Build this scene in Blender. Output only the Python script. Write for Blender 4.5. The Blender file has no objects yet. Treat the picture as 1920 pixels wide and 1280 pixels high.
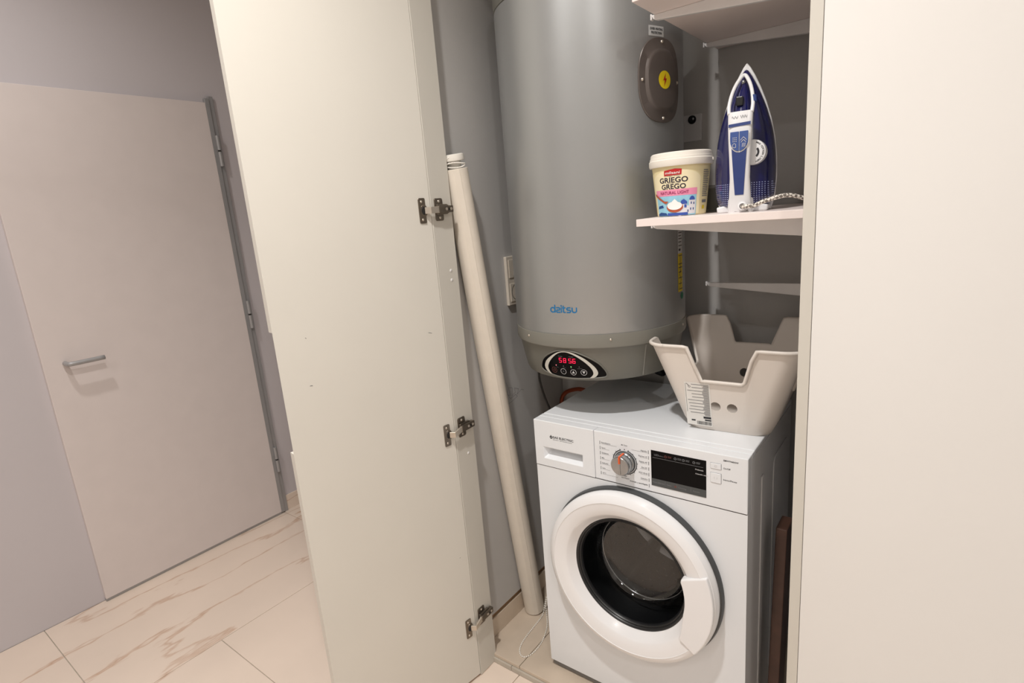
import bpy, bmesh, math, random
from mathutils import Vector, Matrix
random.seed(4)
S = bpy.context.scene
COL = S.collection
PI = math.pi

# ------------------------------------------------------------------ camera
CAM = Vector((0.9178, -1.2444, 1.4372))
YAW, PITCH, ROLL, FPX = -0.6637, -0.2246, -0.0808, 1055.33
cd = bpy.data.cameras.new('camera'); cam = bpy.data.objects.new('camera', cd); COL.objects.link(cam)
_f = Vector((math.sin(YAW)*math.cos(PITCH), math.cos(YAW)*math.cos(PITCH), math.sin(PITCH)))
_r = Vector((math.cos(YAW), -math.sin(YAW), 0)); _u = _r.cross(_f)
_R = math.cos(ROLL)*_r + math.sin(ROLL)*_u; _U = -math.sin(ROLL)*_r + math.cos(ROLL)*_u
cam.matrix_world = Matrix(((_R.x, _U.x, -_f.x, CAM.x), (_R.y, _U.y, -_f.y, CAM.y), (_R.z, _U.z, -_f.z, CAM.z), (0, 0, 0, 1)))
cd.sensor_width = 36; cd.lens = 36*FPX/1920; cd.clip_start = .02
S.camera = cam

# ------------------------------------------------------------------ world, lights, exposure
W = bpy.data.worlds.new('world'); S.world = W; W.use_nodes = True
W.node_tree.nodes['Background'].inputs[0].default_value = (.9, .93, 1, 1)
W.node_tree.nodes['Background'].inputs[1].default_value = .10
def lamp_or_fill(x, y, z, power, size=.09, col=(1, .968, .93), spread=180):
    d = bpy.data.lights.new('downlight_or_fill', 'AREA'); d.shape = 'DISK'; d.size = size; d.energy = power; d.color = col; d.spread = math.radians(spread)
    o = bpy.data.objects.new('downlight_or_fill', d); o.location = (x, y, z); COL.objects.link(o)
lamp_or_fill(.34, -.95, 2.82, 24, spread=125)
lamp_or_fill(-1.05, -.95, 2.82, 12, spread=150)  # added fill lamp, brightens the left hall and its floor
lamp_or_fill(1.75, -1.75, 2.82, 17)  # added fill from the right, lifts the open door
lamp_or_fill(.10, -2.45, 2.82, 10)  # added fill behind the viewpoint, lifts door and washer front
S.view_settings.view_transform = 'Standard'; S.view_settings.look = 'None'
S.view_settings.gamma = 1; S.view_settings.use_curve_mapping = False
S.view_settings.exposure = -0.30

# ------------------------------------------------------------------ materials
def srgb(c):
    return tuple(((v/255)/12.92 if v/255 <= .04045 else ((v/255+.055)/1.055)**2.4) for v in c)
def mat(name, c, rough=.5, metal=0, var=.03, scale=12, bump=0, bscale=200, emit=0, coat=0, spec=.5):
    m = bpy.data.materials.new(name); m.use_nodes = True
    nt = m.node_tree; b = nt.nodes['Principled BSDF']; lc = srgb(c)
    b.inputs['Roughness'].default_value = rough; b.inputs['Metallic'].default_value = metal
    b.inputs['Coat Weight'].default_value = coat; b.inputs['Specular IOR Level'].default_value = spec
    tc = nt.nodes.new('ShaderNodeTexCoord')
    n = nt.nodes.new('ShaderNodeTexNoise'); n.inputs['Scale'].default_value = scale; n.inputs['Detail'].default_value = 4
    nt.links.new(tc.outputs['Object'], n.inputs['Vector'])
    r = nt.nodes.new('ShaderNodeValToRGB')
    r.color_ramp.elements[0].position = .3; r.color_ramp.elements[1].position = .7
    r.color_ramp.elements[0].color = tuple(v*(1-var) for v in lc)+(1,)
    r.color_ramp.elements[1].color = tuple(min(1, v*(1+var)) for v in lc)+(1,)
    nt.links.new(n.outputs['Fac'], r.inputs['Fac']); nt.links.new(r.outputs['Color'], b.inputs['Base Color'])
    if bump:
        n2 = nt.nodes.new('ShaderNodeTexNoise'); n2.inputs['Scale'].default_value = bscale; n2.inputs['Detail'].default_value = 3
        nt.links.new(tc.outputs['Object'], n2.inputs['Vector'])
        bp = nt.nodes.new('ShaderNodeBump'); bp.inputs['Strength'].default_value = bump; bp.inputs['Distance'].default_value = .001
        nt.links.new(n2.outputs['Fac'], bp.inputs['Height']); nt.links.new(bp.outputs['Normal'], b.inputs['Normal'])
    if emit:
        b.inputs['Emission Color'].default_value = lc+(1,); b.inputs['Emission Strength'].default_value = emit
    return m
M = {}
M['wall'] = mat('grey_wall_paint', (188, 186, 184), .7, var=.03, scale=3, bump=.25, bscale=160)
M['hallwall'] = mat('hall_wall_paint', (206, 200, 203), .7, var=.02, scale=2, bump=.2, bscale=160)
M['whitewall'] = mat('white_wall_paint', (232, 230, 227), .7, var=.015, scale=2)
M['ceil'] = mat('ceiling_paint', (236, 235, 232), .8)
M['lacquer'] = mat('white_door_lacquer', (222, 218, 209), .42, var=.012, scale=5, spec=.4)
M['stile'] = mat('white_stile_lacquer', (209, 205, 196), .45, var=.012, scale=5, spec=.4)
M['halldoor'] = mat('hall_door_white', (226, 216, 213), .45, var=.015)
M['framegrey'] = mat('grey_frame_metal', (168, 167, 168), .4, .3)
M['steel'] = mat('hinge_steel', (128, 119, 108), .34, .9, var=.08, scale=60)
M['steelbright'] = mat('hinge_arm_steel', (205, 196, 184), .3, .8, var=.05, scale=60)
M['darkhole'] = mat('dark_recess', (32, 30, 28), .6)
M['brown'] = mat('gap_shade_brown', (142, 112, 82), .8, var=.15, scale=40)  # brown stands for the shade in the gap above the skirting
M['platform'] = mat('platform_tile', (206, 190, 172), .4, var=.05, scale=14)
M['riser'] = mat('riser_tile', (190, 182, 170), .45, var=.06, scale=14)
M['white'] = mat('white_enamel', (232, 235, 239), .3, var=.006, scale=3, coat=.15)
M['washside'] = mat('washer_side_enamel', (222, 222, 224), .4, var=.01)
M['doorwhite'] = mat('white_gloss_plastic', (239, 239, 241), .22, var=.006, coat=.3)
M['darkgrey'] = mat('dark_grey_plastic', (66, 68, 70), .45)
M['kick'] = mat('kick_grey', (120, 118, 116), .5)
M['rubber'] = mat('black_rubber', (24, 25, 27), .35)
M['black'] = mat('black_gloss', (6, 6, 8), .12, var=.02, spec=.12)
M['panelgrey'] = mat('display_strip_grey', (70, 74, 76), .3)
M['ink'] = mat('print_ink', (40, 40, 44), .6)
M['inkgrey'] = mat('print_ink_grey', (120, 120, 124), .6)
M['inkwhite'] = mat('print_white', (200, 200, 202), .6)
M['inkdim'] = mat('print_dim_white', (120, 122, 126), .6)
M['reddim'] = mat('print_dim_red', (112, 64, 58), .6)
M['chrome'] = mat('brushed_chrome', (168, 170, 172), .22, .9, var=.06, scale=30)
M['orange'] = mat('orange_pointer', (226, 96, 46), .45)
M['drum'] = mat('drum_steel', (150, 150, 152), .25, 1, var=.05, scale=30)
M['tank'] = mat('silver_tank_paint', (170, 172, 173), .36, .6, var=.015, scale=6, bump=.12, bscale=900)
M['grey'] = mat('grey_plastic', (112, 111, 104), .4, var=.015)
M['lgrey'] = mat('light_grey_plastic', (132, 131, 124), .4, var=.015)
M['cover'] = mat('cover_brown_grey', (100, 92, 88), .35, .2, var=.02)
M['yellow'] = mat('yellow_sticker', (240, 214, 30), .45)
M['yellowdim'] = mat('yellow_label', (226, 200, 40), .5)
M['red'] = mat('red_print', (190, 30, 34), .5)
M['green'] = mat('green_sticker', (40, 130, 96), .5)
M['blue'] = mat('logo_blue', (16, 112, 168), .4)
M['stickergrey'] = mat('sticker_grey', (200, 201, 201), .5)
M['led'] = mat('led_red', (255, 24, 70), .5, emit=2.0)
M['ledhot'] = mat('led_dot_red', (255, 130, 140), .5, emit=2.5)
M['ledgreen'] = mat('led_dot_green', (150, 255, 150), .5, emit=1.6)
M['ledoff'] = mat('led_dot_off', (120, 124, 124), .4)
M['panelwhite'] = mat('panel_white', (206, 204, 196), .4)
M['darkbtn'] = mat('button_dark_red', (60, 20, 20), .4)
M['blind'] = mat('blind_fabric', (226, 217, 204), .75, var=.02, scale=30, bump=.2, bscale=700)
M['bead'] = mat('white_bead', (238, 234, 226), .35)
M['shelf'] = mat('white_melamine', (240, 228, 224), .4, var=.008)
M['bracket'] = mat('white_bracket_steel', (232, 230, 230), .35, .1)
M['basket'] = mat('basket_plastic', (228, 220, 212), .42, var=.01)
M['basketrim'] = mat('basket_rim_plastic', (222, 214, 206), .38, var=.01)
M['paper'] = mat('sticker_paper', (236, 233, 228), .6)
M['tub'] = mat('tub_cream', (238, 224, 176), .4, var=.015)
M['tublight'] = mat('tub_light_cream', (246, 234, 196), .4, var=.01)
M['lid'] = mat('tub_lid_white', (240, 234, 224), .45, var=.01)
M['pink'] = mat('label_pink', (240, 150, 182), .45)
M['magenta'] = mat('label_magenta', (150, 24, 90), .5)
M['sky'] = mat('label_sky', (150, 205, 226), .45, var=.08, scale=60)
M['sea'] = mat('label_sea', (32, 70, 130), .45)
M['dome'] = mat('label_dome_blue', (54, 84, 168), .45)
M['house'] = mat('label_house_white', (224, 222, 226), .45)
M['wood'] = mat('label_spoon', (176, 84, 52), .45, var=.12, scale=90)
M['cream'] = mat('label_yogurt', (248, 244, 240), .45)
M['navy'] = mat('print_navy', (34, 30, 52), .5)
M['ironwhite'] = mat('iron_white', (228, 228, 230), .3, var=.01)
M['ironblue'] = mat('iron_grip_blue', (44, 62, 120), .4, var=.03)
M['ironbtn'] = mat('iron_button_blue', (62, 86, 146), .35, var=.03)
M['sole'] = mat('soleplate', (170, 170, 176), .25, .8)
M['socket'] = mat('socket_cream', (222, 212, 198), .45)
M['socketdark'] = mat('socket_dark', (60, 52, 44), .5)
M['cable'] = mat('grey_cable', (70, 68, 66), .5)
M['hose'] = mat('copper_hose', (150, 70, 42), .35, .5)
M['plate'] = mat('plate_white', (214, 213, 214), .5)
M['darkwood'] = mat('dark_brown_wood', (74, 50, 40), .5, var=.2, scale=20)
M['pipe'] = mat('chrome_pipe', (160, 160, 160), .25, .9)

def glassmat(name, tint, gl=.9):
    m = bpy.data.materials.new(name); m.use_nodes = True; nt = m.node_tree
    for n in list(nt.nodes): nt.nodes.remove(n)
    o = nt.nodes.new('ShaderNodeOutputMaterial'); mx = nt.nodes.new('ShaderNodeMixShader')
    t = nt.nodes.new('ShaderNodeBsdfTransparent'); t.inputs[0].default_value = tint+(1,)
    g = nt.nodes.new('ShaderNodeBsdfGlossy'); g.inputs[0].default_value = (gl, gl, gl, 1); g.inputs['Roughness'].default_value = .03
    lw = nt.nodes.new('ShaderNodeLayerWeight'); lw.inputs['Blend'].default_value = .5
    pw = nt.nodes.new('ShaderNodeMath'); pw.operation = 'POWER'; pw.inputs[1].default_value = 4
    ad = nt.nodes.new('ShaderNodeMath'); ad.operation = 'MULTIPLY_ADD'; ad.inputs[1].default_value = .6; ad.inputs[2].default_value = .07
    nt.links.new(lw.outputs['Facing'], pw.inputs[0]); nt.links.new(pw.outputs[0], ad.inputs[0]); nt.links.new(ad.outputs[0], mx.inputs[0]); nt.links.new(t.outputs[0], mx.inputs[1]); nt.links.new(g.outputs[0], mx.inputs[2])
    nt.links.new(mx.outputs[0], o.inputs[0]); return m
M['glass'] = glassmat('door_glass', (.68, .69, .70))
M['clear'] = glassmat('clear_plastic', (.7, .7, .68))

def marble(name, base, vein):
    m = mat(name, base, .16, var=.05, scale=2.2, spec=.5); nt = m.node_tree; b = nt.nodes['Principled BSDF']
    tc = nt.nodes.new('ShaderNodeTexCoord'); geo = nt.nodes.new('ShaderNodeNewGeometry')
    mp = nt.nodes.new('ShaderNodeMapping'); mp.inputs['Rotation'].default_value = (0, 0, .16); mp.inputs['Scale'].default_value = (1.1, .22, 1)
    nt.links.new(geo.outputs['Position'], mp.inputs['Vector'])
    n = nt.nodes.new('ShaderNodeTexNoise'); n.inputs['Scale'].default_value = 1.5; n.inputs['Detail'].default_value = 7; n.inputs['Roughness'].default_value = .55
    nt.links.new(mp.outputs[0], n.inputs['Vector'])
    r = nt.nodes.new('ShaderNodeValToRGB'); e = r.color_ramp.elements
    e[0].position = .492; e[0].color = (0, 0, 0, 1); e[1].position = .508; e[1].color = (0, 0, 0, 1)
    k = e.new(.5); k.color = (1, 1, 1, 1)
    nt.links.new(n.outputs['Fac'], r.inputs['Fac'])
    n3 = nt.nodes.new('ShaderNodeTexNoise'); n3.inputs['Scale'].default_value = 2.7
    nt.links.new(geo.outputs['Position'], n3.inputs['Vector'])
    mu = nt.nodes.new('ShaderNodeMath'); mu.operation = 'MULTIPLY'
    nt.links.new(r.outputs[0], mu.inputs[0]); nt.links.new(n3.outputs['Fac'], mu.inputs[1])
    mx = nt.nodes.new('ShaderNodeMixRGB'); mx.inputs[2].default_value = srgb(vein)+(1,)
    old = b.inputs['Base Color'].links[0].from_socket
    nt.links.new(mu.outputs[0], mx.inputs[0]); nt.links.new(old, mx.inputs[1]); nt.links.new(mx.outputs[0], b.inputs['Base Color'])
    return m
M['marble'] = marble('marble_floor_tile', (234, 217, 202), (186, 140, 106))

def iron_body_mat():
    m = mat('iron_dark_blue', (20, 22, 78), .16, var=.05, coat=.4); nt = m.node_tree; b = nt.nodes['Principled BSDF']
    tc = nt.nodes.new('ShaderNodeTexCoord'); sp = nt.nodes.new('ShaderNodeSeparateXYZ'); nt.links.new(tc.outputs['Object'], sp.inputs[0])
    def mth(op, a, bv=None):
        n = nt.nodes.new('ShaderNodeMath'); n.operation = op
        if isinstance(a, (int, float)): n.inputs[0].default_value = a
        else: nt.links.new(a, n.inputs[0])
        if bv is not None:
            if isinstance(bv, (int, float)): n.inputs[1].default_value = bv
            else: nt.links.new(bv, n.inputs[1])
        return n.outputs[0]
    def cell(s, off=0.0):
        a = mth('FRACT', mth('ADD', mth('MULTIPLY', s, 230), off)); return mth('ABSOLUTE', mth('SUBTRACT', a, .5))
    rr = mth('ADD', mth('POWER', cell(sp.outputs['X']), 2), mth('POWER', cell(sp.outputs['Z']), 2))
    dot = mth('LESS_THAN', rr, .055); low = mth('LESS_THAN', sp.outputs['Z'], .062)
    f = mth('MULTIPLY', dot, low)
    mx = nt.nodes.new('ShaderNodeMixRGB'); mx.inputs[2].default_value = srgb((150, 160, 205))+(1,)
    old = b.inputs['Base Color'].links[0].from_socket
    nt.links.new(f, mx.inputs[0]); nt.links.new(old, mx.inputs[1]); nt.links.new(mx.outputs[0], b.inputs['Base Color'])
    return m
M['ironbody'] = iron_body_mat()
def braid_mat():
    m = mat('braided_cord', (228, 222, 212), .7); nt = m.node_tree; b = nt.nodes['Principled BSDF']
    tc = nt.nodes.new('ShaderNodeTexCoord'); w = nt.nodes.new('ShaderNodeTexChecker'); w.inputs['Scale'].default_value = 190
    w.inputs[1].default_value = srgb((232, 226, 216))+(1,); w.inputs[2].default_value = srgb((120, 112, 104))+(1,)
    mp = nt.nodes.new('ShaderNodeMapping'); mp.inputs['Rotation'].default_value = (.6, .5, .7)
    nt.links.new(tc.outputs['Object'], mp.inputs[0]); nt.links.new(mp.outputs[0], w.inputs[0]); nt.links.new(w.outputs[0], b.inputs['Base Color'])
    return m
M['braid'] = braid_mat()

# ------------------------------------------------------------------ object helpers
ORG = {}
def tag(o, label=None, cat=None, group=None, kind=None):
    if label: o['label'] = label
    if cat: o['category'] = cat
    if group: o['group'] = group
    if kind: o['kind'] = kind
    return o
def thing(name, loc, label, cat, group=None, kind=None):
    o = bpy.data.objects.new(name, None); o.location = loc; o.empty_display_size = .05; COL.objects.link(o)
    ORG[o.name] = Vector(loc); return tag(o, label, cat, group, kind)
def put(name, verts, faces, m, parent=None, smooth=False, bevel=0, seg=2, origin=None, ang=35):
    """verts in world space -> one mesh object (child of parent, or top level)"""
    if parent is not None: org = ORG[parent.name]
    elif origin is not None: org = Vector(origin)
    else:
        xs = [v[0] for v in verts]; ys = [v[1] for v in verts]; zs = [v[2] for v in verts]
        org = Vector(((min(xs)+max(xs))/2, (min(ys)+max(ys))/2, min(zs)))
    me = bpy.data.meshes.new(name); me.from_pydata([tuple(Vector(v)-org) for v in verts], [], faces)
    bm = bmesh.new(); bm.from_mesh(me); bmesh.ops.recalc_face_normals(bm, faces=bm.faces); bm.to_mesh(me); bm.free()
    me.materials.append(M[m] if isinstance(m, str) else m)
    o = bpy.data.objects.new(name, me); COL.objects.link(o)
    if parent is not None: o.parent = parent
    else: o.location = org
    ORG[o.name] = org
    if smooth:
        for p in me.polygons: p.use_smooth = True
        if smooth == 'auto': 
            me.set_sharp_from_angle(angle=math.radians(ang))
    if bevel:
        md = o.modifiers.new('bevel', 'BEVEL'); md.width = bevel; md.segments = seg; md.limit_method = 'ANGLE'; md.angle_limit = math.radians(40)
    return o
class MB:
    def __init__(s): s.v = []; s.f = []
    def add(s, v, f):
        n = len(s.v); s.v += [tuple(a) for a in v]; s.f += [tuple(i+n for i in g) for g in f]; return s
    def box(s, x0, x1, y0, y1, z0, z1, fn=None):
        v = [(x, y, z) for z in (z0, z1) for y in (y0, y1) for x in (x0, x1)]
        if fn: v = [fn(*a) for a in v]
        return s.add(v, [(0, 2, 3, 1), (4, 5, 7, 6), (0, 1, 5, 4), (2, 6, 7, 3), (0, 4, 6, 2), (1, 3, 7, 5)])
    def prism(s, poly, fn, a, b):
        """poly: 2D points, fn(u,v,h)->world, extruded from h=a to h=b"""
        n = len(poly); v = [fn(u, w, a) for u, w in poly]+[fn(u, w, b) for u, w in poly]
        return s.add(v, [tuple(range(n))[::-1], tuple(range(n, 2*n))]+[(i, (i+1) % n, n+(i+1) % n, n+i) for i in range(n)])
    def lathe(s, prof, fn, n=48, a0=0, a1=2*PI, closed=False):
        """prof: (r,h) pairs; fn(x,y,h)->world"""
        full = abs(a1-a0-2*PI) < 1e-6; m = n if full else n+1; k = len(prof); v = []
        for i in range(m):
            a = a0+(a1-a0)*i/n
            for r, h in prof: v.append(fn(r*math.cos(a), r*math.sin(a), h))
        f = []
        for i in range(n):
            j = (i+1) % m if full else i+1
            for q in range(k-1 if not closed else k):
                q2 = (q+1) % k
                f.append((i*k+q, i*k+q2, j*k+q2, j*k+q))
        return s.add(v, f)
    def tube(s, pts, r, n=10, cap=True):
        pts = [Vector(p) for p in pts]; rs = r if isinstance(r, (list, tuple)) else [r]*len(pts); v = []; up = None
        for i, p in enumerate(pts):
            t = (pts[min(i+1, len(pts)-1)]-pts[max(i-1, 0)]).normalized()
            if up is None:
                up = t.orthogonal().normalized()
            up = (up-t*up.dot(t)).normalized(); sd = t.cross(up)
            for k in range(n):
                a = 2*PI*k/n; v.append(p+rs[i]*(math.cos(a)*up+math.sin(a)*sd))
        f = []
        for i in range(len(pts)-1):
            for k in range(n): f.append((i*n+k, i*n+(k+1) % n, (i+1)*n+(k+1) % n, (i+1)*n+k))
        if cap: f += [tuple(range(n))[::-1], tuple(range((len(pts)-1)*n, len(pts)*n))]
        return s.add(v, f)
    def ball(s, c, r, n=6, m=4):
        v = [(c[0], c[1], c[2]+r)]
        for i in range(1, m):
            t = PI*i/m
            for k in range(n): v.append((c[0]+r*math.sin(t)*math.cos(2*PI*k/n), c[1]+r*math.sin(t)*math.sin(2*PI*k/n), c[2]+r*math.cos(t)))
        v.append((c[0], c[1], c[2]-r)); f = []
        for k in range(n): f.append((0, 1+k, 1+(k+1) % n))
        for i in range(m-2):
            for k in range(n): f.append((1+i*n+k, 1+(i+1)*n+k, 1+(i+1)*n+(k+1) % n, 1+i*n+(k+1) % n))
        b = 1+(m-2)*n; e = len(v)-1
        for k in range(n): f.append((b+k, e, b+(k+1) % n))
        return s.add(v, f)
    def put(s, name, m, parent=None, **k): return put(name, s.v, s.f, m, parent, **k)
def box(name, x0, x1, y0, y1, z0, z1, m, parent=None, bevel=0, **k): return MB().box(x0, x1, y0, y1, z0, z1).put(name, m, parent, bevel=bevel, **k)
def spline(pts, n=8, closed=False):
    P = [Vector(p) for p in pts]; N = len(P); out = []
    rng = range(N if closed else N-1)
    for i in rng:
        if closed: a, b, c, d = P[i-1], P[i], P[(i+1) % N], P[(i+2) % N]
        else: a, b, c, d = P[max(i-1, 0)], P[i], P[i+1], P[min(i+2, N-1)]
        for k in range(n):
            t = k/n
            out.append(.5*((2*b)+(c-a)*t+(2*a-5*b+4*c-d)*t*t+(3*b-a-3*c+d)*t**3))
    if not closed: out.append(P[-1])
    return out
def flatmesh(bm, fn, maxlen):
    bmesh.ops.triangulate(bm, faces=bm.faces[:])
    if maxlen:
        for _ in range(7):
            L = [e for e in bm.edges if e.calc_length() > maxlen]
            if not L: break
            bmesh.ops.subdivide_edges(bm, edges=L, cuts=1); bmesh.ops.triangulate(bm, faces=bm.faces[:])
    bm.verts.index_update()
    v = [fn(a.co.x, a.co.y) for a in bm.verts]; f = [tuple(a.index for a in g.verts) for g in bm.faces]
    bm.free(); return v, f
def flat(name, polys, fn, m, parent, maxlen=0):
    bm = bmesh.new()
    for poly in polys: bm.faces.new([bm.verts.new((x, y, 0)) for x, y in poly])
    v, f = flatmesh(bm, fn, maxlen); return put(name, v, f, m, parent)
def rect(x0, y0, x1, y1): return [(x0, y0), (x1, y0), (x1, y1), (x0, y1)]
def ell(cx, cy, rx, ry, n=20, a0=0, a1=2*PI): return [(cx+rx*math.cos(a0+(a1-a0)*i/n), cy+ry*math.sin(a0+(a1-a0)*i/n)) for i in range(n)]
def ring2d(cx, cy, r0, r1, n=24, a0=0, a1=2*PI):
    return [[(cx+r*math.cos(a), cy+r*math.sin(a)) for r, a in ((r0, p), (r1, p), (r1, q), (r0, q))] for p, q in ((a0+(a1-a0)*i/n, a0+(a1-a0)*(i+1)/n) for i in range(n))]
def stroke(pts, w):
    out = []
    for (a, b), (c, d) in zip(pts[:-1], pts[1:]):
        dx, dy = c-a, d-b; L = math.hypot(dx, dy) or 1; nx, ny = -dy/L*w/2, dx/L*w/2; ex, ey = dx/L*w*.3, dy/L*w*.3
        out.append([(a+nx-ex, b+ny-ey), (c+nx+ex, d+ny+ey), (c-nx+ex, d-ny+ey), (a-nx-ex, b-ny-ey)])
    return out
def text(name, s, x, y, h, fn, m, parent, align='LEFT', w=None, maxlen=0, bold=0, rot=0, sx=1):
    """flat lettering; h = capital height, w = forced total width"""
    cu = bpy.data.curves.new('t', 'FONT'); cu.body = s; cu.size = 1; cu.align_x = 'LEFT'; cu.resolution_u = 3; cu.offset = bold
    ob = bpy.data.objects.new('t', cu); COL.objects.link(ob)
    dg = bpy.context.evaluated_depsgraph_get(); me = bpy.data.meshes.new_from_object(ob.evaluated_get(dg))
    bm = bmesh.new(); bm.from_mesh(me); bpy.data.objects.remove(ob); bpy.data.curves.remove(cu); bpy.data.meshes.remove(me)
    xs = [v.co.x for v in bm.verts]; x0, x1 = min(xs), max(xs); k = h/.69; kx = (w/(x1-x0)) if w else k*sx; tw = (x1-x0)*kx
    off = {'LEFT': 0, 'CENTER': -tw/2, 'RIGHT': -tw}[align]; c, sn = math.cos(rot), math.sin(rot)
    for v in bm.verts:
        a, b = (v.co.x-x0)*kx+off, v.co.y*k
        v.co.x = x+a*c-b*sn; v.co.y = y+a*sn+b*c
    v, f = flatmesh(bm, fn, maxlen); return put(name, v, f, m, parent)
def world(x, y, z): return (x, y, z)

# ================================================================== SETTING
ZF = -.03                     # hall floor level; the closet platform top is z = 0
ST = 'structure'
fl = tag(box('floor', -1.9, 2.6, -3.0, 1.3, ZF-.06, ZF-.004, 'riser', origin=(0, 0, ZF-.06)), 'beige marble tiled hallway floor with grout bed', None, None, ST)
def tile(x0, x1, y0, y1):
    g = .0012; box('tile', x0+g, x1-g, y0+g, y1-g, ZF-.01, ZF, 'marble', fl, bevel=.0008, seg=1)
TX = [-1.82, -1.13, -.086, .958, 2.0, 2.6]
TY = [[-3, -1.94, -.90, .14, 1.18, 1.3], [-3, -2.61, -1.57, -.53, .51, 1.3]]
for i in range(5):
    ys = TY[i % 2]
    for a, b in zip(ys[:-1], ys[1:]):
        if i == 1 and b > .6 or True:
            tile(TX[i], TX[i+1], a, b)
# closet shell
XL, XR, YB, ZC = -.235, .715, .53, 2.85
YS = -.052                    # back of the stiles / front of the platform
tag(box('wall_left', XL-.10, XL, YS, YB+.1, .090, ZC, 'wall'), 'grey painted side wall of the closet', None, None, ST)
tag(box('wall_back', XL, XR+.1, YB, YB+.1, 0, ZC, 'wall'), 'grey painted back wall behind the water heater', None, None, ST)
tag(box('wall_right', XR, XR+.08, YS, YB, 0, ZC, 'wall'), 'grey painted right side wall carrying the shelf brackets', None, None, ST)
tag(box('closet_light_block', XL, XR, YS, YB, 2.25, 2.29, 'ceil'), 'unseen white panel added over the closet to block light', None, None, ST)  # added out of view to cut bounce and darken the upper closet
tag(box('lintel_light_block', -.236, XR+.02, -.131, YS, 2.2902, ZC, 'stile'), 'unseen white panel added above the closet opening to block light', None, None, ST)  # unseen lintel, added to keep high light out of the closet
pf = tag(box('floor_platform', XL-.1, XR+.08, YS-.006, YB, ZF, -.012, 'riser'), 'raised tiled platform under the washing machine', None, None, ST)
for a, b in ((XL-.1, -.088), (-.086, .40), (.402, XR+.08)):
    box('tile', a, b, YS-.008, YB, -.012, 0, 'platform', pf, bevel=.001, seg=1)
for a, b in ((XL-.1, -.118), (-.1165, .36), (.3615, XR+.08)):
    box('riser_tile', a, b, YS-.014, YS-.006, ZF+.001, -.0125, 'riser', pf, bevel=.0006, seg=1)
bb = tag(box('baseboard_left', XL-.10, XL-.008, YS, YB, 0, .0895, 'brown'), 'low tile skirting with a gap in painted brown shade under the grey wall', None, None, ST)
for a, b in ((YS, .28), (.281, YB)):
    box('tile', XL-.008, XL-.002, a, b, 0.0002, .070, 'platform', bb, bevel=.0008, seg=1)
# stiles of the closet front
st = tag(box('trim_1', -.236, -.191, -.131, YS, ZF+.001, 2.29, 'stile', bevel=.0008), 'white stile that carries the three door hinges', None, None, ST)
for y, z in ((-.080, 1.291), (-.080, 1.264), (-.085, .737)):
    MB().lathe([(0, .0012), (.004, .001), (.0048, 0)], lambda a, b, h, y=y, z=z: (-.191+h, y+a, z+b), 14).put('screw_cap', 'bracket', st, smooth=True)
tag(box('trim_2', XR, XR+.02, -.131, YS, ZF+.001, 2.29, 'stile', bevel=.0008), 'white right stile of the closet opening', None, None, ST)
tag(box('wall_front', XR+.021, 2.6, -.131, -.06, ZF, ZC, 'whitewall'), 'white wall to the right of the closet', None, None, ST)
# hallway shell
tag(box('wall_hall', -1.92, -1.82, -3.0, 1.3, ZF, ZC, 'hallwall'), 'grey white hallway wall beyond the open closet door', None, None, ST)
tag(box('wall_far', -1.82, XL-.1, 1.2, 1.3, ZF, ZC, 'whitewall'), 'white end wall of the hallway', None, None, ST)
tag(box('wall_behind', -1.82, 2.6, -3.1, -3.0, ZF, ZC, 'whitewall'), 'white wall on the far side of the hallway', None, None, ST)
tag(box('wall_side', 2.6, 2.7, -3.0, -.06, ZF, ZC, 'whitewall'), 'white right end wall of the hallway', None, None, ST)
tag(box('ceiling', -1.92, 2.7, -3.1, 1.3, ZC, ZC+.08, 'ceil'), 'white ceiling', None, None, ST)
bh = tag(box('baseboard_hall', -1.82, -1.812, .165, 1.2, ZF, .052, 'marble', bevel=.001), 'beige tile skirting of the hallway wall', None, None, ST)

# hallway door
d2 = thing('door_2', (-1.81, -.25, ZF), 'white flat hallway door with grey metal edge and hinge', None, None, ST)
box('leaf', -1.82, -1.798, -.69, .122, ZF+.012, 2.03, 'halldoor', d2, bevel=.002)
box('edge_strip', -1.82, -1.800, .1225, .142, ZF+.006, 2.05, 'framegrey', d2, bevel=.002)
box('edge_strip', -1.82, -1.801, -.69, .122, ZF+.002, ZF+.0115, 'framegrey', d2)
box('frame_post', -1.82, -1.806, .1425, .164, ZF, 2.06, 'framegrey', d2, bevel=.002)
for zz in (.275, 1.05, 1.82):
    hg = MB().tube([(-1.794, .145, zz-.068), (-1.794, .145, zz-.004)], .0085, 12).put('hinge', 'framegrey', d2, smooth='auto')
    MB().tube([(-1.794, .145, zz+.004), (-1.794, .145, zz+.068)], .0085, 12).put('hinge_sleeve', 'framegrey', hg, smooth='auto')
    MB().tube([(-1.794, .145, zz-.004), (-1.794, .145, zz+.004)], .006, 10).put('hinge_pin', 'darkhole', hg, smooth='auto')
hd = MB().tube(spline([(-1.798, -.62, 1.0), (-1.76, -.62, 1.0), (-1.75, -.60, 1.0), (-1.75, -.50, 1.0)], 5), .009, 10).put('handle', 'framegrey', d2, smooth=True)

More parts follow.
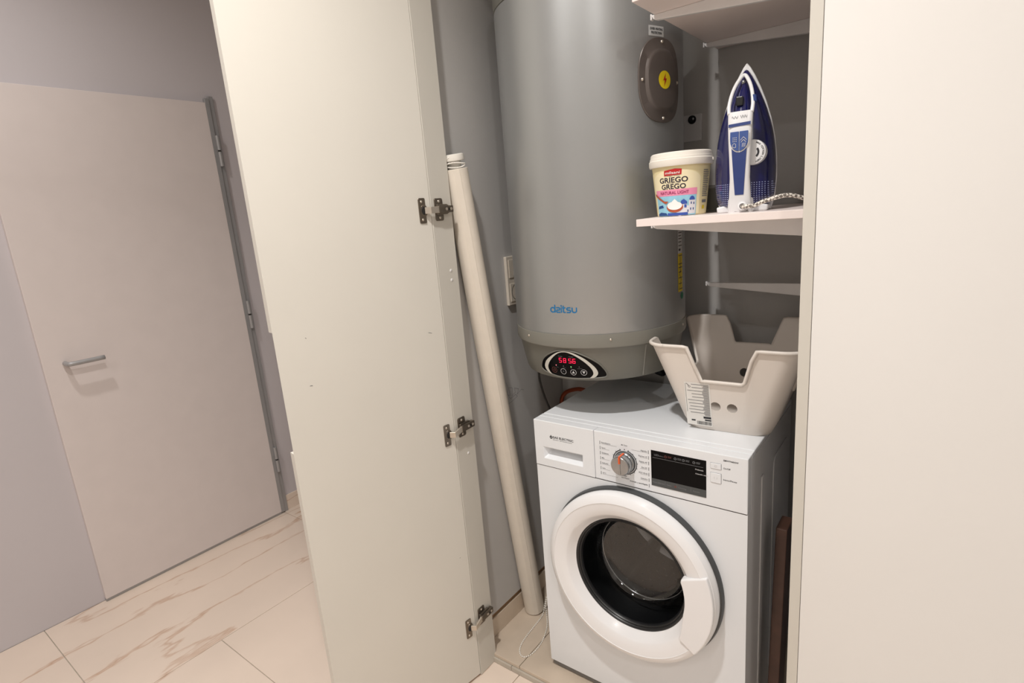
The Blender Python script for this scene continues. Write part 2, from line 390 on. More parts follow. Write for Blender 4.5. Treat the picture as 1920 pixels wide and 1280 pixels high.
# open closet door with three hinges
TH = math.radians(-99); EX, EY = math.cos(TH), math.sin(TH); NX, NY = -EY, EX
HX, HY = -.193, -.133
def D(u, d, z): return (HX+EX*u+NX*d, HY+EY*u+NY*d, z)     # u along the leaf, d out of its inner face
d1 = thing('door_1', (HX, HY, ZF), 'tall white closet door standing open with three hinges', None, None, ST)
DW, DT = .4685, .019
mb = MB(); full = [(0, 0), (DW, 0), (DW, -DT), (0, -DT)]; notch = [(0, 0), (DW, 0), (DW-.016, -DT), (0, -DT)]
for a, b, pl in ((ZF+.008, .925, full), (.925, 1.217, notch), (1.217, 2.28, full)): mb.prism(pl, lambda u, d, h: D(u, d, h), a, b)
mb.put('leaf', 'lacquer', d1)
for u, z, w, r in ((.046, 1.131, .006, .5), (.40, 1.075, .003, .2), (.395, 1.19, .002, 1.0), (.03, .42, .0015, 0)):
    flat('scuff', stroke([(u-w*math.cos(r), z-w*math.sin(r)*.6), (u, z+.0005), (u+w*math.cos(r), z+w*math.sin(r)*.6)], .0012), lambda a, b: D(a, .0004, b), 'inkgrey', d1)
def stadium(cx, cy, hw, hh, n=6):
    """rounded rectangle"""
    r = min(hw, hh)*.35; out = []
    for sx, sy, a in ((1, 1, 0), (-1, 1, PI/2), (-1, -1, PI), (1, -1, 3*PI/2)):
        for i in range(n+1):
            t = a+PI/2*i/n; out.append((cx+sx*(hw-r)+r*math.cos(t), cy+sy*(hh-r)+r*math.sin(t)))
    return out
def hinge(zd, zs):
    h = MB().prism(stadium(.0275, zd, .0110, .033), lambda u, z, d: D(u, d, z), 0, .0025).put('hinge_cup', 'steel', d1, bevel=.0006, seg=1)
    MB().lathe([(.0, .0034), (.0155, .0034), (.0175, 0)], lambda a, b, hh: D(.0225+a*.72, hh, zd+b), 22).put('cup_rim', 'steel', h, smooth='auto')
    MB().lathe([(.0, .0042), (.010, .0042), (.011, .003)], lambda a, b, hh: D(.023+a*.75, hh, zd+b), 18).put('cup_recess', 'darkhole', h, smooth='auto')
    for s in (-1, 1):
        MB().lathe([(0, .004), (.003, .0038), (.0036, .0025)], lambda a, b, hh: D(.0285+a, hh, zd+s*.0235+b), 12).put('screw', 'steelbright', h, smooth=True)
    X0 = -.191
    # mounting plate on the stile (cross shaped) and the arm body
    MB().prism(stadium(-.104, zs, .0155, .030), lambda y, z, d: (X0+d, y, z), 0, .003).put('mounting_plate', 'steel', h, bevel=.0006, seg=1)
    MB().prism([(-.118, zs-.0105), (-.062, zs-.009), (-.062, zs+.009), (-.118, zs+.0105)], lambda y, z, d: (X0+d, y, z), .003, .017).put('hinge_arm', 'steel', h, bevel=.0015, seg=2)
    MB().prism([(-.1175, zs-.0135), (-.080, zs-.0135), (-.072, zs-.010), (-.072, zs+.010), (-.080, zs+.0135), (-.1175, zs+.0135)], lambda y, z, d: (X0+d, y, z), .003, .010).put('arm_base', 'steel', h, bevel=.001, seg=1)
    for y, r in ((-.071, .0042), (-.089, .0042)):
        MB().lathe([(0, .0175), (r*.6, .0182), (r, .0176), (r, .017)], lambda a, b, hh: (X0+hh, y+a, zs+b), 14).put('adjusting_screw', 'steelbright', h, smooth='auto')
    flat('arm_slot', [rect(-.0825, zs-.0035, -.0765, zs+.0035)], lambda y, z: (X0+.0173, y, z), 'darkhole', h)
    for s in (-1, 1):
        MB().lathe([(0, .0042), (.003, .0046), (.004, .003)], lambda a, b, hh: (X0+hh, -.103+a, zs+s*.0215+b), 12).put('screw', 'steelbright', h, smooth=True)
    # bright knuckle link between cup and arm
    p0 = Vector(D(.020, .004, zd)); p1 = Vector(D(.010, .016, zd)); p2 = Vector((X0+.013, -.117, zs))
    pts = [p0, p1, p2]; v = []; f = []
    for i, p in enumerate(pts):
        t = (pts[min(i+1, 2)]-pts[max(i-1, 0)]).normalized(); sd = t.cross(Vector((0, 0, 1))).normalized()*.0028
        hh = .0085
        v += [p+sd+Vector((0, 0, hh)), p-sd+Vector((0, 0, hh)), p-sd-Vector((0, 0, hh)), p+sd-Vector((0, 0, hh))]
    for i in range(2):
        for k in range(4): f.append((i*4+k, i*4+(k+1) % 4, (i+1)*4+(k+1) % 4, (i+1)*4+k))
    f += [(0, 1, 2, 3), (8, 11, 10, 9)]
    put('link', v, f, 'steelbright', h, bevel=.0006, seg=1)
for zd, zs in ((1.460, 1.4605), (.821, .829), (.166, .180)): hinge(zd, zs)

# pencil scribble on the closet wall
pts = [(.178, .890), (.186, .872), (.181, .845), (.195, .840), (.19, .868), (.21, .862), (.205, .835), (.225, .842), (.222, .858), (.245, .848), (.235, .832), (.26, .842), (.275, .835)]
wl = bpy.data.objects['wall_left']
flat('scribble', stroke([(a, b-.012) for a, b in pts], .0011), lambda y, z: (XL+.0004, y, z), 'inkgrey', wl)
flat('scribble', stroke([(.176, .80), (.2, .803), (.235, .812), (.225, .822), (.195, .815), (.185, .83)], .0011), lambda y, z: (XL+.0004, y, z), 'inkgrey', wl)

# ================================================================== WASHING MACHINE
def washer():
    Wd, Dp, Hh = .597, .45, .85
    ZP = .709; CX, CZ = .297, .454
    w = thing('washing_machine', (Wd/2, Dp/2, 0), 'white front loading washing machine with round dark glass door', 'washing machine')
    # cabinet: sides, back, bottom
    mb = MB(); t = .002
    for xx in (0, Wd-t): mb.box(xx, xx+t, .003, .0312, .025, .7075); mb.box(xx, xx+t, .0312, Dp, .025, .836)
    mb.box(t, Wd-t, Dp-t, Dp, .025, .838); mb.box(t, Wd-t, .003, Dp-t, .025, .027)
    mb.put('cabinet', 'washside', w)
    # front panel with round opening
    v = []; f = []; n = 96; R = .21
    for i in range(n):
        a = 2*PI*i/n; c, s = math.cos(a), math.sin(a)
        tx = ((Wd-CX) if c > 0 else CX)/abs(c) if abs(c) > 1e-6 else 9; tz = ((ZP-.002-CZ) if s > 0 else (CZ-.025))/abs(s) if abs(s) > 1e-6 else 9
        k = min(tx, tz); v += [(CX+R*c, .002, CZ+R*s), (CX+k*c, .002, CZ+k*s)]
    for x, z in ((Wd, ZP-.002), (0, ZP-.002), (0, .025), (Wd, .025)):   # exact corners
        a = math.atan2(z-CZ, x-CX) % (2*PI); i = round(a/(2*PI)*n) % n; v[2*i+1] = (x, .002, z)
    for i in range(n): j = (i+1) % n; f.append((2*i, 2*i+1, 2*j+1, 2*j))
    put('front_panel', v, f, 'white', w)
    box('kick_strip', .004, Wd-.004, .008, .02, .006, .026, 'kick', w)
    for x in (.05, Wd-.05):
        for y in (.06, Dp-.05): MB().lathe([(0, 0), (.02, 0), (.02, .012), (.012, .014), (.012, .03)], lambda a, b, h: (x+a, y+b, h), 16).put('foot', 'darkgrey', w, smooth='auto')
    # top
    box('top_panel', 0, Wd, .052, Dp+.002, .836, .85, 'white', w, bevel=.003)
    box('top_panel_front', 0, Wd, .031, .0515, .836, .8495, 'white', w, bevel=.0015)
    # fascia and drawer
    fa = box('control_panel', .1978, Wd, 0, .0305, ZP, .849, 'white', w, bevel=.002)
    xa, xb, za, zb = .0, .1968, ZP, .849; ra, rb, ya, yb = .029, .159, .733, .768
    v = [(xa, 0, za), (xb, 0, za), (xb, 0, zb), (xa, 0, zb), (ra, 0, ya), (rb, 0, ya), (rb, 0, yb), (ra, 0, yb),
         (ra+.018, .0293, .752), (rb-.001, .0293, .752), (rb-.001, .0293, yb-.001), (ra+.018, .0293, yb-.001),
         (xa, .0305, za), (xb, .0305, za), (xb, .0305, zb), (xa, .0305, zb)]
    f = [(0, 1, 5, 4), (1, 2, 6, 5), (2, 3, 7, 6), (3, 0, 4, 7), (4, 5, 9, 8), (5, 6, 10, 9), (6, 7, 11, 10), (7, 4, 8, 11), (8, 9, 10, 11),
         (0, 12, 13, 1), (1, 13, 14, 2), (2, 14, 15, 3), (3, 15, 12, 0), (12, 15, 14, 13)]
    dr = put('detergent_drawer', v, f, 'white', w, bevel=.0012, seg=1)
    def P(x, z, d=.0004): return (x, -d, z)
    fn = lambda x, y: P(x, y)
    # maker's mark
    flat('logo_emblem', ring2d(.0585, .803, .0018, .0046, 18) + [rect(.0578, .8045, .0592, .810)], fn, 'ink', dr)
    text('logo_lettering', 'EAS ELECTRIC', .0645, .8010, .0062, fn, 'ink', dr, w=.068, bold=.02)
    text('logo_lettering', 'SMART TECHNOLOGY', .0645, .7955, .0024, fn, 'ink', dr, w=.064)
    # programme selector
    KX, KZ = .288, .776
    flat('selector_scale', ring2d(KX, KZ, .0325, .0348, 40, PI*.60, PI*2.42)+[rect(KX-.0013, KZ+.034, KX+.0013, KZ+.0366)], fn, 'ink', fa)
    ticks = []
    for i in range(15):
        a = PI*.62+i*(PI*1.78)/14; c, s = math.cos(a), math.sin(a)
        ticks += stroke([(KX+.0345*c, KZ+.0345*s), (KX+.0368*c, KZ+.0368*s)], .0014)
    flat('selector_tick', ticks, fn, 'ink', fa)
    kb = MB().lathe([(.0305, 0), (.0305, -.002), (.029, -.004)], lambda a, b, h: (KX+a, h, KZ+b), 48).put('selector_ring', 'darkgrey', fa, smooth='auto')
    kn = MB().lathe([(.0285, -.003), (.0278, -.006), (.0255, -.008), (.0268, -.020), (.0262, -.029), (.024, -.0315), (0, -.0318)], lambda a, b, h: (KX+a, h, KZ+b), 48).put('selector_knob', 'chrome', fa, smooth='auto', ang=40)
    MB().prism([(KX-.0025, KZ-.022), (KX+.0025, KZ-.022), (KX+.0015, KZ+.012), (KX-.0015, KZ+.012)], lambda x, z, d: (x, d, z), -.0335, -.0315).put('knob_ridge', 'chrome', kn, bevel=.0006, seg=1)
    MB().prism([(KX-.0022, KZ+.008), (KX+.0022, KZ+.008), (KX+.0024, KZ+.0245), (KX-.0024, KZ+.0245)], lambda x, z, d: (x, d, z), -.0342, -.0312).put('pointer', 'orange', kn)
    MB().prism([(KX-.0024, -.0335), (KX+.0024, -.0335), (KX+.0024, -.004), (KX-.0024, -.004)], lambda x, y, d: (x, y, KZ+.0255+d), 0, .0022).put('pointer', 'orange', kn)
    # programme names
    L = ['Esterilización', 'Sport', 'Sintéticos', 'Mix', 'Delicado', 'Lana', '20°C']
    Rr = ['Algodón', 'Express 15\'', 'Rápido 45\'', 'Eco 20°', 'ECO 40-60', 'Intensivo', 'Aclarado y centrifugado']
    for i, s in enumerate(L):
        z = .818-i*.0147; x = .2165
        flat('programme_mark', [rect(x-.0009, z-.0052, x+.0003, z+.0044)], fn, 'ink', fa)
        text('programme_name', s, x+.004, z-.0012, .0036, fn, 'inkgrey', fa, bold=.012)
        flat('programme_line', [rect(x+.0035, z-.0034, (KX-.044 if 0 < i < 6 else KX-.022), z-.0029)], fn, 'inkgrey', fa)
    for i, s in enumerate(Rr):
        z = .818-i*.0155; x = .3545
        flat('programme_mark', [rect(x-.0003, z-.0052, x+.0009, z+.0044)], fn, 'ink', fa)
        text('programme_name', s, x-.0035, z-.0012, .0036, fn, 'inkgrey' if i < 6 else 'ink', fa, 'RIGHT', bold=.012)
        if i < 6: flat('programme_line', [rect((KX+.043 if i > 0 else KX+.02), z-.0034, x-.003, z-.0029)], fn, 'inkgrey', fa)
    text('programme_name', 'Mi Ciclo', KX, .8215, .0036, fn, 'inkgrey', fa, 'CENTER', bold=.01)
    text('programme_name', 'Sólo', KX, .7345, .0032, fn, 'inkgrey', fa, 'CENTER', bold=.01)
    text('programme_name', 'centrifugado', KX, .7285, .0032, fn, 'inkgrey', fa, 'CENTER', bold=.01)
    # display
    dp = MB().prism(rect(.3615, .7285, .5015, .8255), lambda x, z, d: (x, d, z), -.0008, .002).put('display', 'black', fa, bevel=.0005, seg=1)
    gd = lambda x, y: (x, -.0012, y); ge = lambda x, y: (x, -.0016, y)
    flat('display_strip', [rect(.3618, .7288, .5012, .7490)], gd, 'panelgrey', dp)
    for a, s in ((.3655, 'Inicio Diferido'), (.402, 'Temp.'), (.432, 'Centrifug.'), (.470, 'Función')):
        text('display_lettering', s, a, .7375, .0037, ge, 'inkdim', dp, bold=.01)
    for a in (.398, .4285, .464): flat('display_mark', [rect(a, .736, a+.0006, .7465)], ge, 'inkdim', dp)
    flat('display_mark', [rect(.4225, .737, .4275, .742)], ge, 'reddim', dp)
    text('display_lettering', 'LED', .371, .8125, .005, ge, 'inkdim', dp)
    text('display_lettering', 'DISPLAY', .3835, .8125, .0024, ge, 'inkdim', dp)
    for a, c in ((.4005, 'reddim'), (.4255, 'inkdim'), (.446, 'inkdim'), (.472, 'inkdim')):
        flat('display_icon', ring2d(a, .815, .0024, .0034, 18)+stroke([(a, .815), (a+.0014, .8164)], .0007), ge, c, dp)
        for zz, dd in ((.8165, .010), (.8135, .009)): flat('display_mark', [rect(a+.0055, zz, a+.0055+dd, zz+.001)], ge, c, dp)
    flat('display_mark', [rect(.366, .8065, .4945, .8073)], ge, 'inkdim', dp)
    text('display_lettering', 'Prelavado', .4755, .797, .0035, ge, 'inkwhite', dp, bold=.01)
    text('display_lettering', 'Aclarado extra', .4755, .786, .0035, ge, 'inkwhite', dp, bold=.01)
    for x0, z0, x1, z1 in ((.512, .8105, .5365, .8240), (.512, .7745, .5365, .7990)):
        MB().prism(rect(x0-.0006, z0-.0006, x1+.0006, z1+.0006), lambda x, z, d: (x, d, z), -.0004, .001).put('button_gap', 'inkgrey', fa)
        MB().prism(rect(x0, z0, x1, z1), lambda x, z, d: (x, d, z), -.0018, .001).put('button', 'white', fa, bevel=.0004, seg=1)
    icon = lambda x, y: (x, -.0022, y)
    flat('button_icon', ring2d(.5243, .8172, .0022, .0028, 16), icon, 'stickergrey', fa)
    flat('button_icon', [rect(.5205, .784, .5212, .79), rect(.527, .784, .5277, .79)], icon, 'stickergrey', fa)
    text('button_lettering', 'On/Off', .5415, .8135, .0038, fn, 'ink', fa, bold=.01)
    text('button_lettering', 'Inicio/Pausa', .5415, .7845, .0038, fn, 'ink', fa, w=.031, bold=.01)
    text('model_lettering', 'EMW7440GW', .5418, .8335, .0038, fn, 'ink', fa, w=.034, bold=.02)
    # side pressing
    MB().prism(stadium(.127, .42, .0115, .335, 8), lambda y, z, d: (Wd+d, y, z), 0, .004).put('side_rib', 'washside', w, bevel=.002)
    MB().prism(stadium(.33, .42, .09, .335, 8), lambda y, z, d: (Wd+d, y, z), 0, .003).put('side_rib', 'washside', w, bevel=.0015)
    # ---- door
    ax = lambda a, b, h: (CX+a, h, CZ+b)
    dn = MB().lathe([(.2425, -.012), (.2440, -.020), (.2435, -.031), (.240, -.041), (.231, -.048), (.2215, -.0505), (.2205, -.0492), (.205, -.0475), (.188, -.0435), (.182, -.040), (.172, -.026), (.1645, -.020), (.163, .004)], ax, 96).put('door', 'doorwhite', w, smooth='auto', ang=30)
    MB().lathe([(.21, .002), (.2490, .0015), (.2495, -.004), (.2470, -.013), (.2430, -.015)], ax, 96).put('door_base_ring', 'darkgrey', dn, smooth='auto')
    MB().lathe([(.1645, -.0205), (.1615, -.0215), (.1585, -.0195), (.157, -.016), (.1545, -.0165), (.152, -.014), (.1505, -.006)], ax, 96).put('door_seal', 'rubber', dn, smooth='auto')
    MB().lathe([(.1545, -.012), (.150, .010), (.143, .045), (.130, .075), (.112, .085), (.06, .088), (0.0, .088)], ax, 72).put('door_glass', 'glass', dn, smooth=True)
    MB().lathe([(.1295, .0765), (.1325, .0755), (.1315, .0735)], ax, 72).put('glass_lip', 'chrome', dn, smooth=True)
    # handle: flat segment over the right side of the ring
    a0, a1 = math.radians(22), math.radians(-37); outer = []; inner = []
    N = 22
    for i in range(N+1):
        a = a0+(a1-a0)*i/N
        outer.append((.2385*math.cos(a), .2385*math.sin(a)))
        rr = .166 if i < 13 else .166+.022*((i-13)/9)**1.5
        if i == 0: rr = .170
        inner.append((rr*math.cos(a), rr*math.sin(a)))
    poly = outer+inner[::-1]
    MB().prism([(CX+a, CZ+b) for a, b in poly], lambda x, z, d: (x, d, z), -.0535, -.030).put('door_handle', 'doorwhite', dn, bevel=.004, seg=3)
    # gasket, drum
    MB().lathe([(.21, .004), (.205, .05), (.185, .095), (.178, .12)], ax, 64).put('gasket', 'rubber', w, smooth=True)
    drm = MB().lathe([(.178, .11), (.215, .125), (.222, .14), (.222, .40), (.20, .415), (.05, .42), (0, .42)], ax, 64).put('drum', 'drum', w, smooth='auto')
    hb = MB()
    for i in range(44):
        for k in range(9):
            a = 2*PI*(i+.5*(k % 2))/44; y = .155+k*.026; c, s = math.cos(a), math.sin(a)
            pts = []
            for q in range(6):
                t = 2*PI*q/6; da = .0035*math.cos(t)/.2215; pts.append((CX+.2213*math.cos(a+da), y+.0035*math.sin(t), CZ+.2213*math.sin(a+da)))
            hb.add(pts, [(0, 1, 2, 3, 4, 5)])
    o = hb.put('drum_perforation', 'darkhole', w); o['kind'] = 'stuff'
    for k in range(3):
        a = PI/2+.5+2*PI*k/3; c, s = math.cos(a), math.sin(a)
        pr = [(-.028, .222), (-.012, .185), (0, .176), (.012, .185), (.028, .222)]
        MB().prism(pr, lambda u, r, h: (CX+r*c-u*s, h, CZ+r*s+u*c), .15, .39).put('drum_paddle', 'chrome', drm, bevel=.004)

washer()

# ================================================================== WATER HEATER
def heater():
    hx, hy, R = .0843, .2685, .2538
    w = thing('water_heater', (hx, hy, .967), 'silver cylindrical electric water heater hung above the washing machine', 'water heater')
    vert = lambda a, b, h: (hx+a, hy+b, h)
    tank = MB().lathe([(R-.004, 1.100), (R-.001, 1.1035), (R, 1.107), (R, 1.963)], vert, 120).put('tank', 'tank', w, smooth='auto')
    MB().lathe([(R-.003, 1.963), (R+.0012, 1.965), (R+.0012, 2.02), (R-.008, 2.05), (R-.04, 2.085), (R-.12, 2.11), (0, 2.118)], vert, 96).put('top_cap', 'grey', w, smooth='auto')
    band = MB().lathe([(R-.004, 1.1045), (R+.0012, 1.104), (R+.0014, 1.072), (R-.0005, 1.067), (R-.008, 1.0665)], vert, 120).put('lower_band', 'lgrey', w, smooth='auto')
    def Rb(z): return .232+.016*(z-.985)/.081
    bowl = MB().lathe([(.2505, 1.0685), (.248, 1.066), (Rb(1.03), 1.03), (Rb(1.0), 1.0), (.2305, .978), (.227, .970), (.219, .9665), (.20, .966), (0, .966)], vert, 120).put('bottom_shell', 'grey', w, smooth='auto')
    def C(th, z, d=0):
        a = math.radians(th); r = R+d; return (hx+r*math.sin(a), hy-r*math.cos(a), z)
    def B(th, z, d=0):
        a = math.radians(th); r = (Rb(z) if z > .98 else Rb(.98)-(.98-z)*.3)+d; return (hx+r*math.sin(a), hy-r*math.cos(a), z)
    k = 180/(PI*R)
    # band screws
    for t in (34.9, -24.1, 95, -85):
        c = Vector(C(t, 1.089, .001)); n = Vector((math.sin(math.radians(t)), -math.cos(math.radians(t)), 0)); s_ = Vector((math.cos(math.radians(t)), math.sin(math.radians(t)), 0))
        MB().lathe([(0, .003), (.0025, .0025), (.0038, 0)], lambda a, b, h: tuple(c+s_*a+n*h+Vector((0, 0, b))), 14).put('band_screw', 'steelbright', band, smooth=True)
    # shell seam, removable right half
    v = []; f = []
    for i, z in enumerate((.9735, .99, 1.01, 1.03, 1.05, 1.064)):
        v += [B(57.4, z, .0008), B(58.0, z, .0014), B(58.6, z, .0008)]
        if i: f += [(3*i-3, 3*i-2, 3*i+1, 3*i), (3*i-2, 3*i-1, 3*i+2, 3*i+1)]
    put('shell_seam', v, f, 'lgrey', bowl)
    # stylised maker's lettering (round, single stroke)
    z0 = 1.1655; hgt = .0125; sw = .0031; S_ = []
    def arc(cx, cy, r, a, b, n=10): return [(cx+r*math.cos(math.radians(a+(b-a)*i/n)), cy+r*math.sin(math.radians(a+(b-a)*i/n))) for i in range(n+1)]
    x = 0; r = hgt/2
    S_ += stroke(arc(x+r, r, r, 0, 360, 20), sw)+stroke([(x+2*r, 0), (x+2*r, hgt*1.55)], sw)            # d
    x += 2*r+.0045
    S_ += stroke([(x, hgt), (x+.006, hgt)]+arc(x+.006, hgt*.75, hgt*.25, 90, -90)+[(x+.003, hgt*.5)]+arc(x+.003, hgt*.25, hgt*.25, 90, 270)+[(x+.0095, 0)], sw)   # a drawn like a rounded 2
    x += .0135
    S_ += stroke([(x, 0), (x, hgt)], sw)+stroke([(x, hgt*1.3), (x, hgt*1.5)], sw)                          # i
    x += .0055
    S_ += stroke([(x, hgt*1.4), (x, hgt*.25)]+arc(x+.003, .003, .003, 180, 270)+[(x+.005, 0)], sw)+stroke([(x-.002, hgt), (x+.005, hgt)], sw)   # t
    x += .0095
    S_ += stroke([(x+.0085, hgt), (x+.003, hgt)]+arc(x+.003, hgt*.75, hgt*.25, 90, 270)+[(x+.006, hgt*.5)]+arc(x+.006, hgt*.25, hgt*.25, 90, -90)+[(x, 0)], sw)      # s
    x += .0135
    S_ += stroke([(x, hgt), (x, hgt*.4)]+arc(x+.005, .005, .005, 180, 270)+arc(x+.006, .005, .005, 270, 360)+[(x+.011, hgt)], sw)      # u
    x += .011; sc = .0765/x
    flat('maker_lettering', [[(a*sc, b) for a, b in q] for q in S_], lambda a, b: C(-2.0+a*k, z0+b, .0006), 'blue', tank, .006)
    # access cover: oval pressed plate wrapped round the tank
    cz, ct, hw, hh = 1.725, 73.0, .0745, .098
    def oval(s, a):           # rounded oval, s = 0..1
        c, sn = math.cos(a), math.sin(a); p = .78
        return (s*hw*math.copysign(abs(c)**p, c), s*hh*math.copysign(abs(sn)**p, sn))
    prof = [(1.0, .0), (1.0, .003), (.985, .0045), (.76, .005), (.71, .0085), (.68, .0105), (.64, .0108), (.45, .0108), (.22, .0108), (0.02, .0108)]
    v = []; f = []; n = 64
    for s, d in prof:
        for i in range(n):
            a, b = oval(s, 2*PI*i/n); v.append(C(ct+a*k, cz+b, d))
    for q in range(len(prof)-1):
        for i in range(n): f.append((q*n+i, q*n+(i+1) % n, (q+1)*n+(i+1) % n, (q+1)*n+i))
    f.append(tuple(range((len(prof)-1)*n, len(prof)*n)))
    cv = put('access_cover', v, f, 'cover', w, smooth='auto')
    for a, b in ((0, .088), (0, -.088), (-.064, 0), (.064, 0)):
        t = ct+a*k; c = Vector(C(t, cz+b, .0045)); n_ = Vector((math.sin(math.radians(t)), -math.cos(math.radians(t)), 0)); s_ = Vector((math.cos(math.radians(t)), math.sin(math.radians(t)), 0))
        MB().lathe([(0, .0035), (.003, .003), (.0042, 0)], lambda a, b, h: tuple(c+s_*a+n_*h+Vector((0, 0, b))), 14).put('cover_screw', 'steelbright', cv, smooth=True)
    flat('warning_sticker', [ell(0, 0, .021, .021, 32)], lambda a, b: C(ct+a*k, cz+b, .0114), 'yellow', cv, .006)
    flat('lightning_bolt', [[(.003, .016), (-.0065, -.002), (-.0005, -.001), (-.004, -.0165), (.0065, .0035), (.0008, .0025)]], lambda a, b: C(ct+a*k, cz+b, .0119), 'red', cv, .006)
    flat('notice_sticker', [rect(-.026, -.0115, .026, .0115)], lambda a, b: C(69.8+a*k, 1.8365+b, .0006), 'stickergrey', tank, .006)
    for s, z in (('OVER HEATING', 1.8385), ('PROTECTION', 1.830)):
        text('notice_lettering', s, 0, z, .0048, lambda a, b: C(69.8+a*k, b, .0012), 'ink', tank, 'CENTER', maxlen=.006, bold=.03, w=.043 if s[0] == 'O' else .036)
    # rating labels at the right side
    flat('rating_label', [rect(0, 1.292, .034, 1.50)], lambda a, b: C(88.0+a*k, b, .0006), 'stickergrey', tank, .006)
    flat('rating_line', [rect(.003, z, .003+ln, z+.0022) for z, ln in ((1.355, .026), (1.347, .026), (1.3385, .02), (1.331, .026), (1.322, .022), (1.312, .026))]+[rect(.004, 1.299, .018, 1.305)], lambda a, b: C(88.0+a*k, b, .0012), 'ink', tank, .006)
    flat('energy_label', [rect(0, 1.186, .034, 1.2915)], lambda a, b: C(88.0+a*k, b, .0006), 'yellowdim', tank, .006)
    flat('energy_line', [rect(.003, z, .003+ln, z+.002) for z, ln in ((1.285, .028), (1.262, .028), (1.2525, .028), (1.240, .02), (1.224, .028), (1.208, .024), (1.193, .028))]+stroke([(.008, 1.197), (.022, 1.22), (.008, 1.235), (.022, 1.246)], .0015)+[rect(.014, 1.24, .016, 1.284)], lambda a, b: C(88.0+a*k, b, .0012), 'ink', tank, .006)
    flat('inspection_sticker', [ell(0, 0, .012, .010, 20)], lambda a, b: C(94.5+a*k, 1.173+b, .0008), 'green', tank, .006)
    # control panel
    PB = [(-17.8, 1.001), (-14.8, 1.0214), (-9.9, 1.0375), (-4.5, 1.0492), (0.2, 1.0562), (4.6, 1.0583), (10.3, 1.056), (15.7, 1.0487), (22.1, 1.0353), (27.3, 1.0199), (30.6, 1.003), (32.2, 0.9901), (31.6, 0.9814), (28.2, 0.9782), (19.6, 0.9761), (10.7, 0.9745), (1.0, 0.9748), (-6.0, 0.9776), (-13.6, 0.9843), (-17.2, 0.9905)]
    PO = [(-7.2, 0.9775), (-10.4, 0.9826), (-13.1, 0.9913), (-13.7, 1.004), (-11.0, 1.0214), (-6.2, 1.0369), (-1.5, 1.0487), (2.6, 1.0546), (6.3, 1.0555), (10.2, 1.0523), (14.2, 1.0448), (18.1, 1.0352), (21.9, 1.0215), (24.9, 1.0076), (26.3, 0.9937), (25.2, 0.9835), (22.5, 0.9773), (19.0, 0.9757)]
    PI_ = [(-7.2, 0.9775), (-9.7, 0.9871), (-10.6, 0.9982), (-9.9, 1.0091), (-6.9, 1.0251), (-2.5, 1.0413), (1.2, 1.0501), (4.4, 1.0527), (7.3, 1.0516), (11.4, 1.0444), (15.3, 1.0338), (19.1, 1.0203), (21.9, 1.0065), (23.1, 0.9951), (22.7, 0.9863), (20.8, 0.9787), (19.9, 0.977), (19.0, 0.9757)]
    kb = 180/(PI*.238)
    BP = lambda d: (lambda a, b: B(a*kb, b, d))
    out = [(p.x/kb, p.y) for p in spline([(a*1.0, b, 0) for a, b in PB], 3, True)]
    # raised lip round the panel
    MB().tube([B(a*kb, b, .0006) for a, b in out]+[B(out[0][0]*kb, out[0][1], .0006)], .0022, 8, cap=False).put('panel_lip', 'grey', bowl, smooth=True)
    pan = flat('control_panel', [out], BP(.0012), 'black', w, .006)
    a_ = spline([(a, b, 0) for a, b in PO], 3); b_ = spline([(a, b, 0) for a, b in PI_], 3)
    qs = [[(a_[i].x/kb, a_[i].y), (a_[i+1].x/kb, a_[i+1].y), (b_[i+1].x/kb, b_[i+1].y), (b_[i].x/kb, b_[i].y)] for i in range(1, len(a_)-2)]
    flat('panel_crescent', qs, BP(.0019), 'panelwhite', pan, .006)
    seg = {'a': ((0, 1), (1, 1)), 'b': ((1, 1), (1, .5)), 'c': ((1, .5), (1, 0)), 'd': ((0, 0), (1, 0)), 'e': ((0, 0), (0, .5)), 'f': ((0, .5), (0, 1)), 'g': ((0, .5), (1, .5))}
    for ch, th in (('afgcd', .1), ('abcdefg', 3.3), ('afgcd', 7.1), ('afgedc', 9.9)):
        st_ = []
        for c in ch:
            (p, q), (r_, s2) = seg[c]; st_ += stroke([(th/kb+p*.0071+q*.0012, 1.0215+q*.0125), (th/kb+r_*.0071+s2*.0012, 1.0215+s2*.0125)], .0013)
        flat('display_digit', st_, BP(.0022), 'led', pan, .006)
    for th, z, m in ((-3.0, 1.011, 'ledhot'), (2.7, 1.0104, 'ledoff'), (8.3, 1.0098, 'ledgreen'), (14.0, 1.0107, 'ledoff')):
        flat('indicator_light', [ell(th/kb, z, .0013, .0013, 12)], BP(.0022), m, pan)
    for th, s in ((-2.2, 'Heating'), (3.2, 'Timing'), (8.4, 'Fast'), (14.3, 'Antibacterial')):
        text('panel_lettering', s, th/kb, 1.0048, .0019, BP(.0022), 'inkdim', pan, 'CENTER')
    text('panel_lettering', 'Target', 1.4/kb, 1.0385, .0032, BP(.0022), 'inkdim', pan, 'CENTER')
    text('panel_lettering', 'Outlet', 9.2/kb, 1.0385, .0032, BP(.0022), 'inkdim', pan, 'CENTER')
    for th, z, kind in ((-5.2, .9956, 'p'), (2.1, .9941, 'm'), (9.5, .9935, 'u'), (16.8, .9943, 'd')):
        x = th/kb
        flat('panel_button', ring2d(x, z, .0078, .0089, 24), BP(.0022), 'reddim' if kind == 'p' else 'inkwhite', pan, .006)
        if kind == 'p': flat('button_icon', ring2d(x, z, .003, .004, 16, -PI*1.3, PI*.3)+[rect(x-.0005, z+.001, x+.0005, z+.005)], BP(.0022), 'reddim', pan)
        if kind == 'm': text('button_icon', 'M', x, z-.0022, .0044, BP(.0022), 'inkdim', pan, 'CENTER')
        if kind == 'u': flat('button_icon', [[(x-.0045, z-.0034), (x+.0045, z-.0034), (x, z+.0048)]], BP(.0022), 'inkwhite', pan)
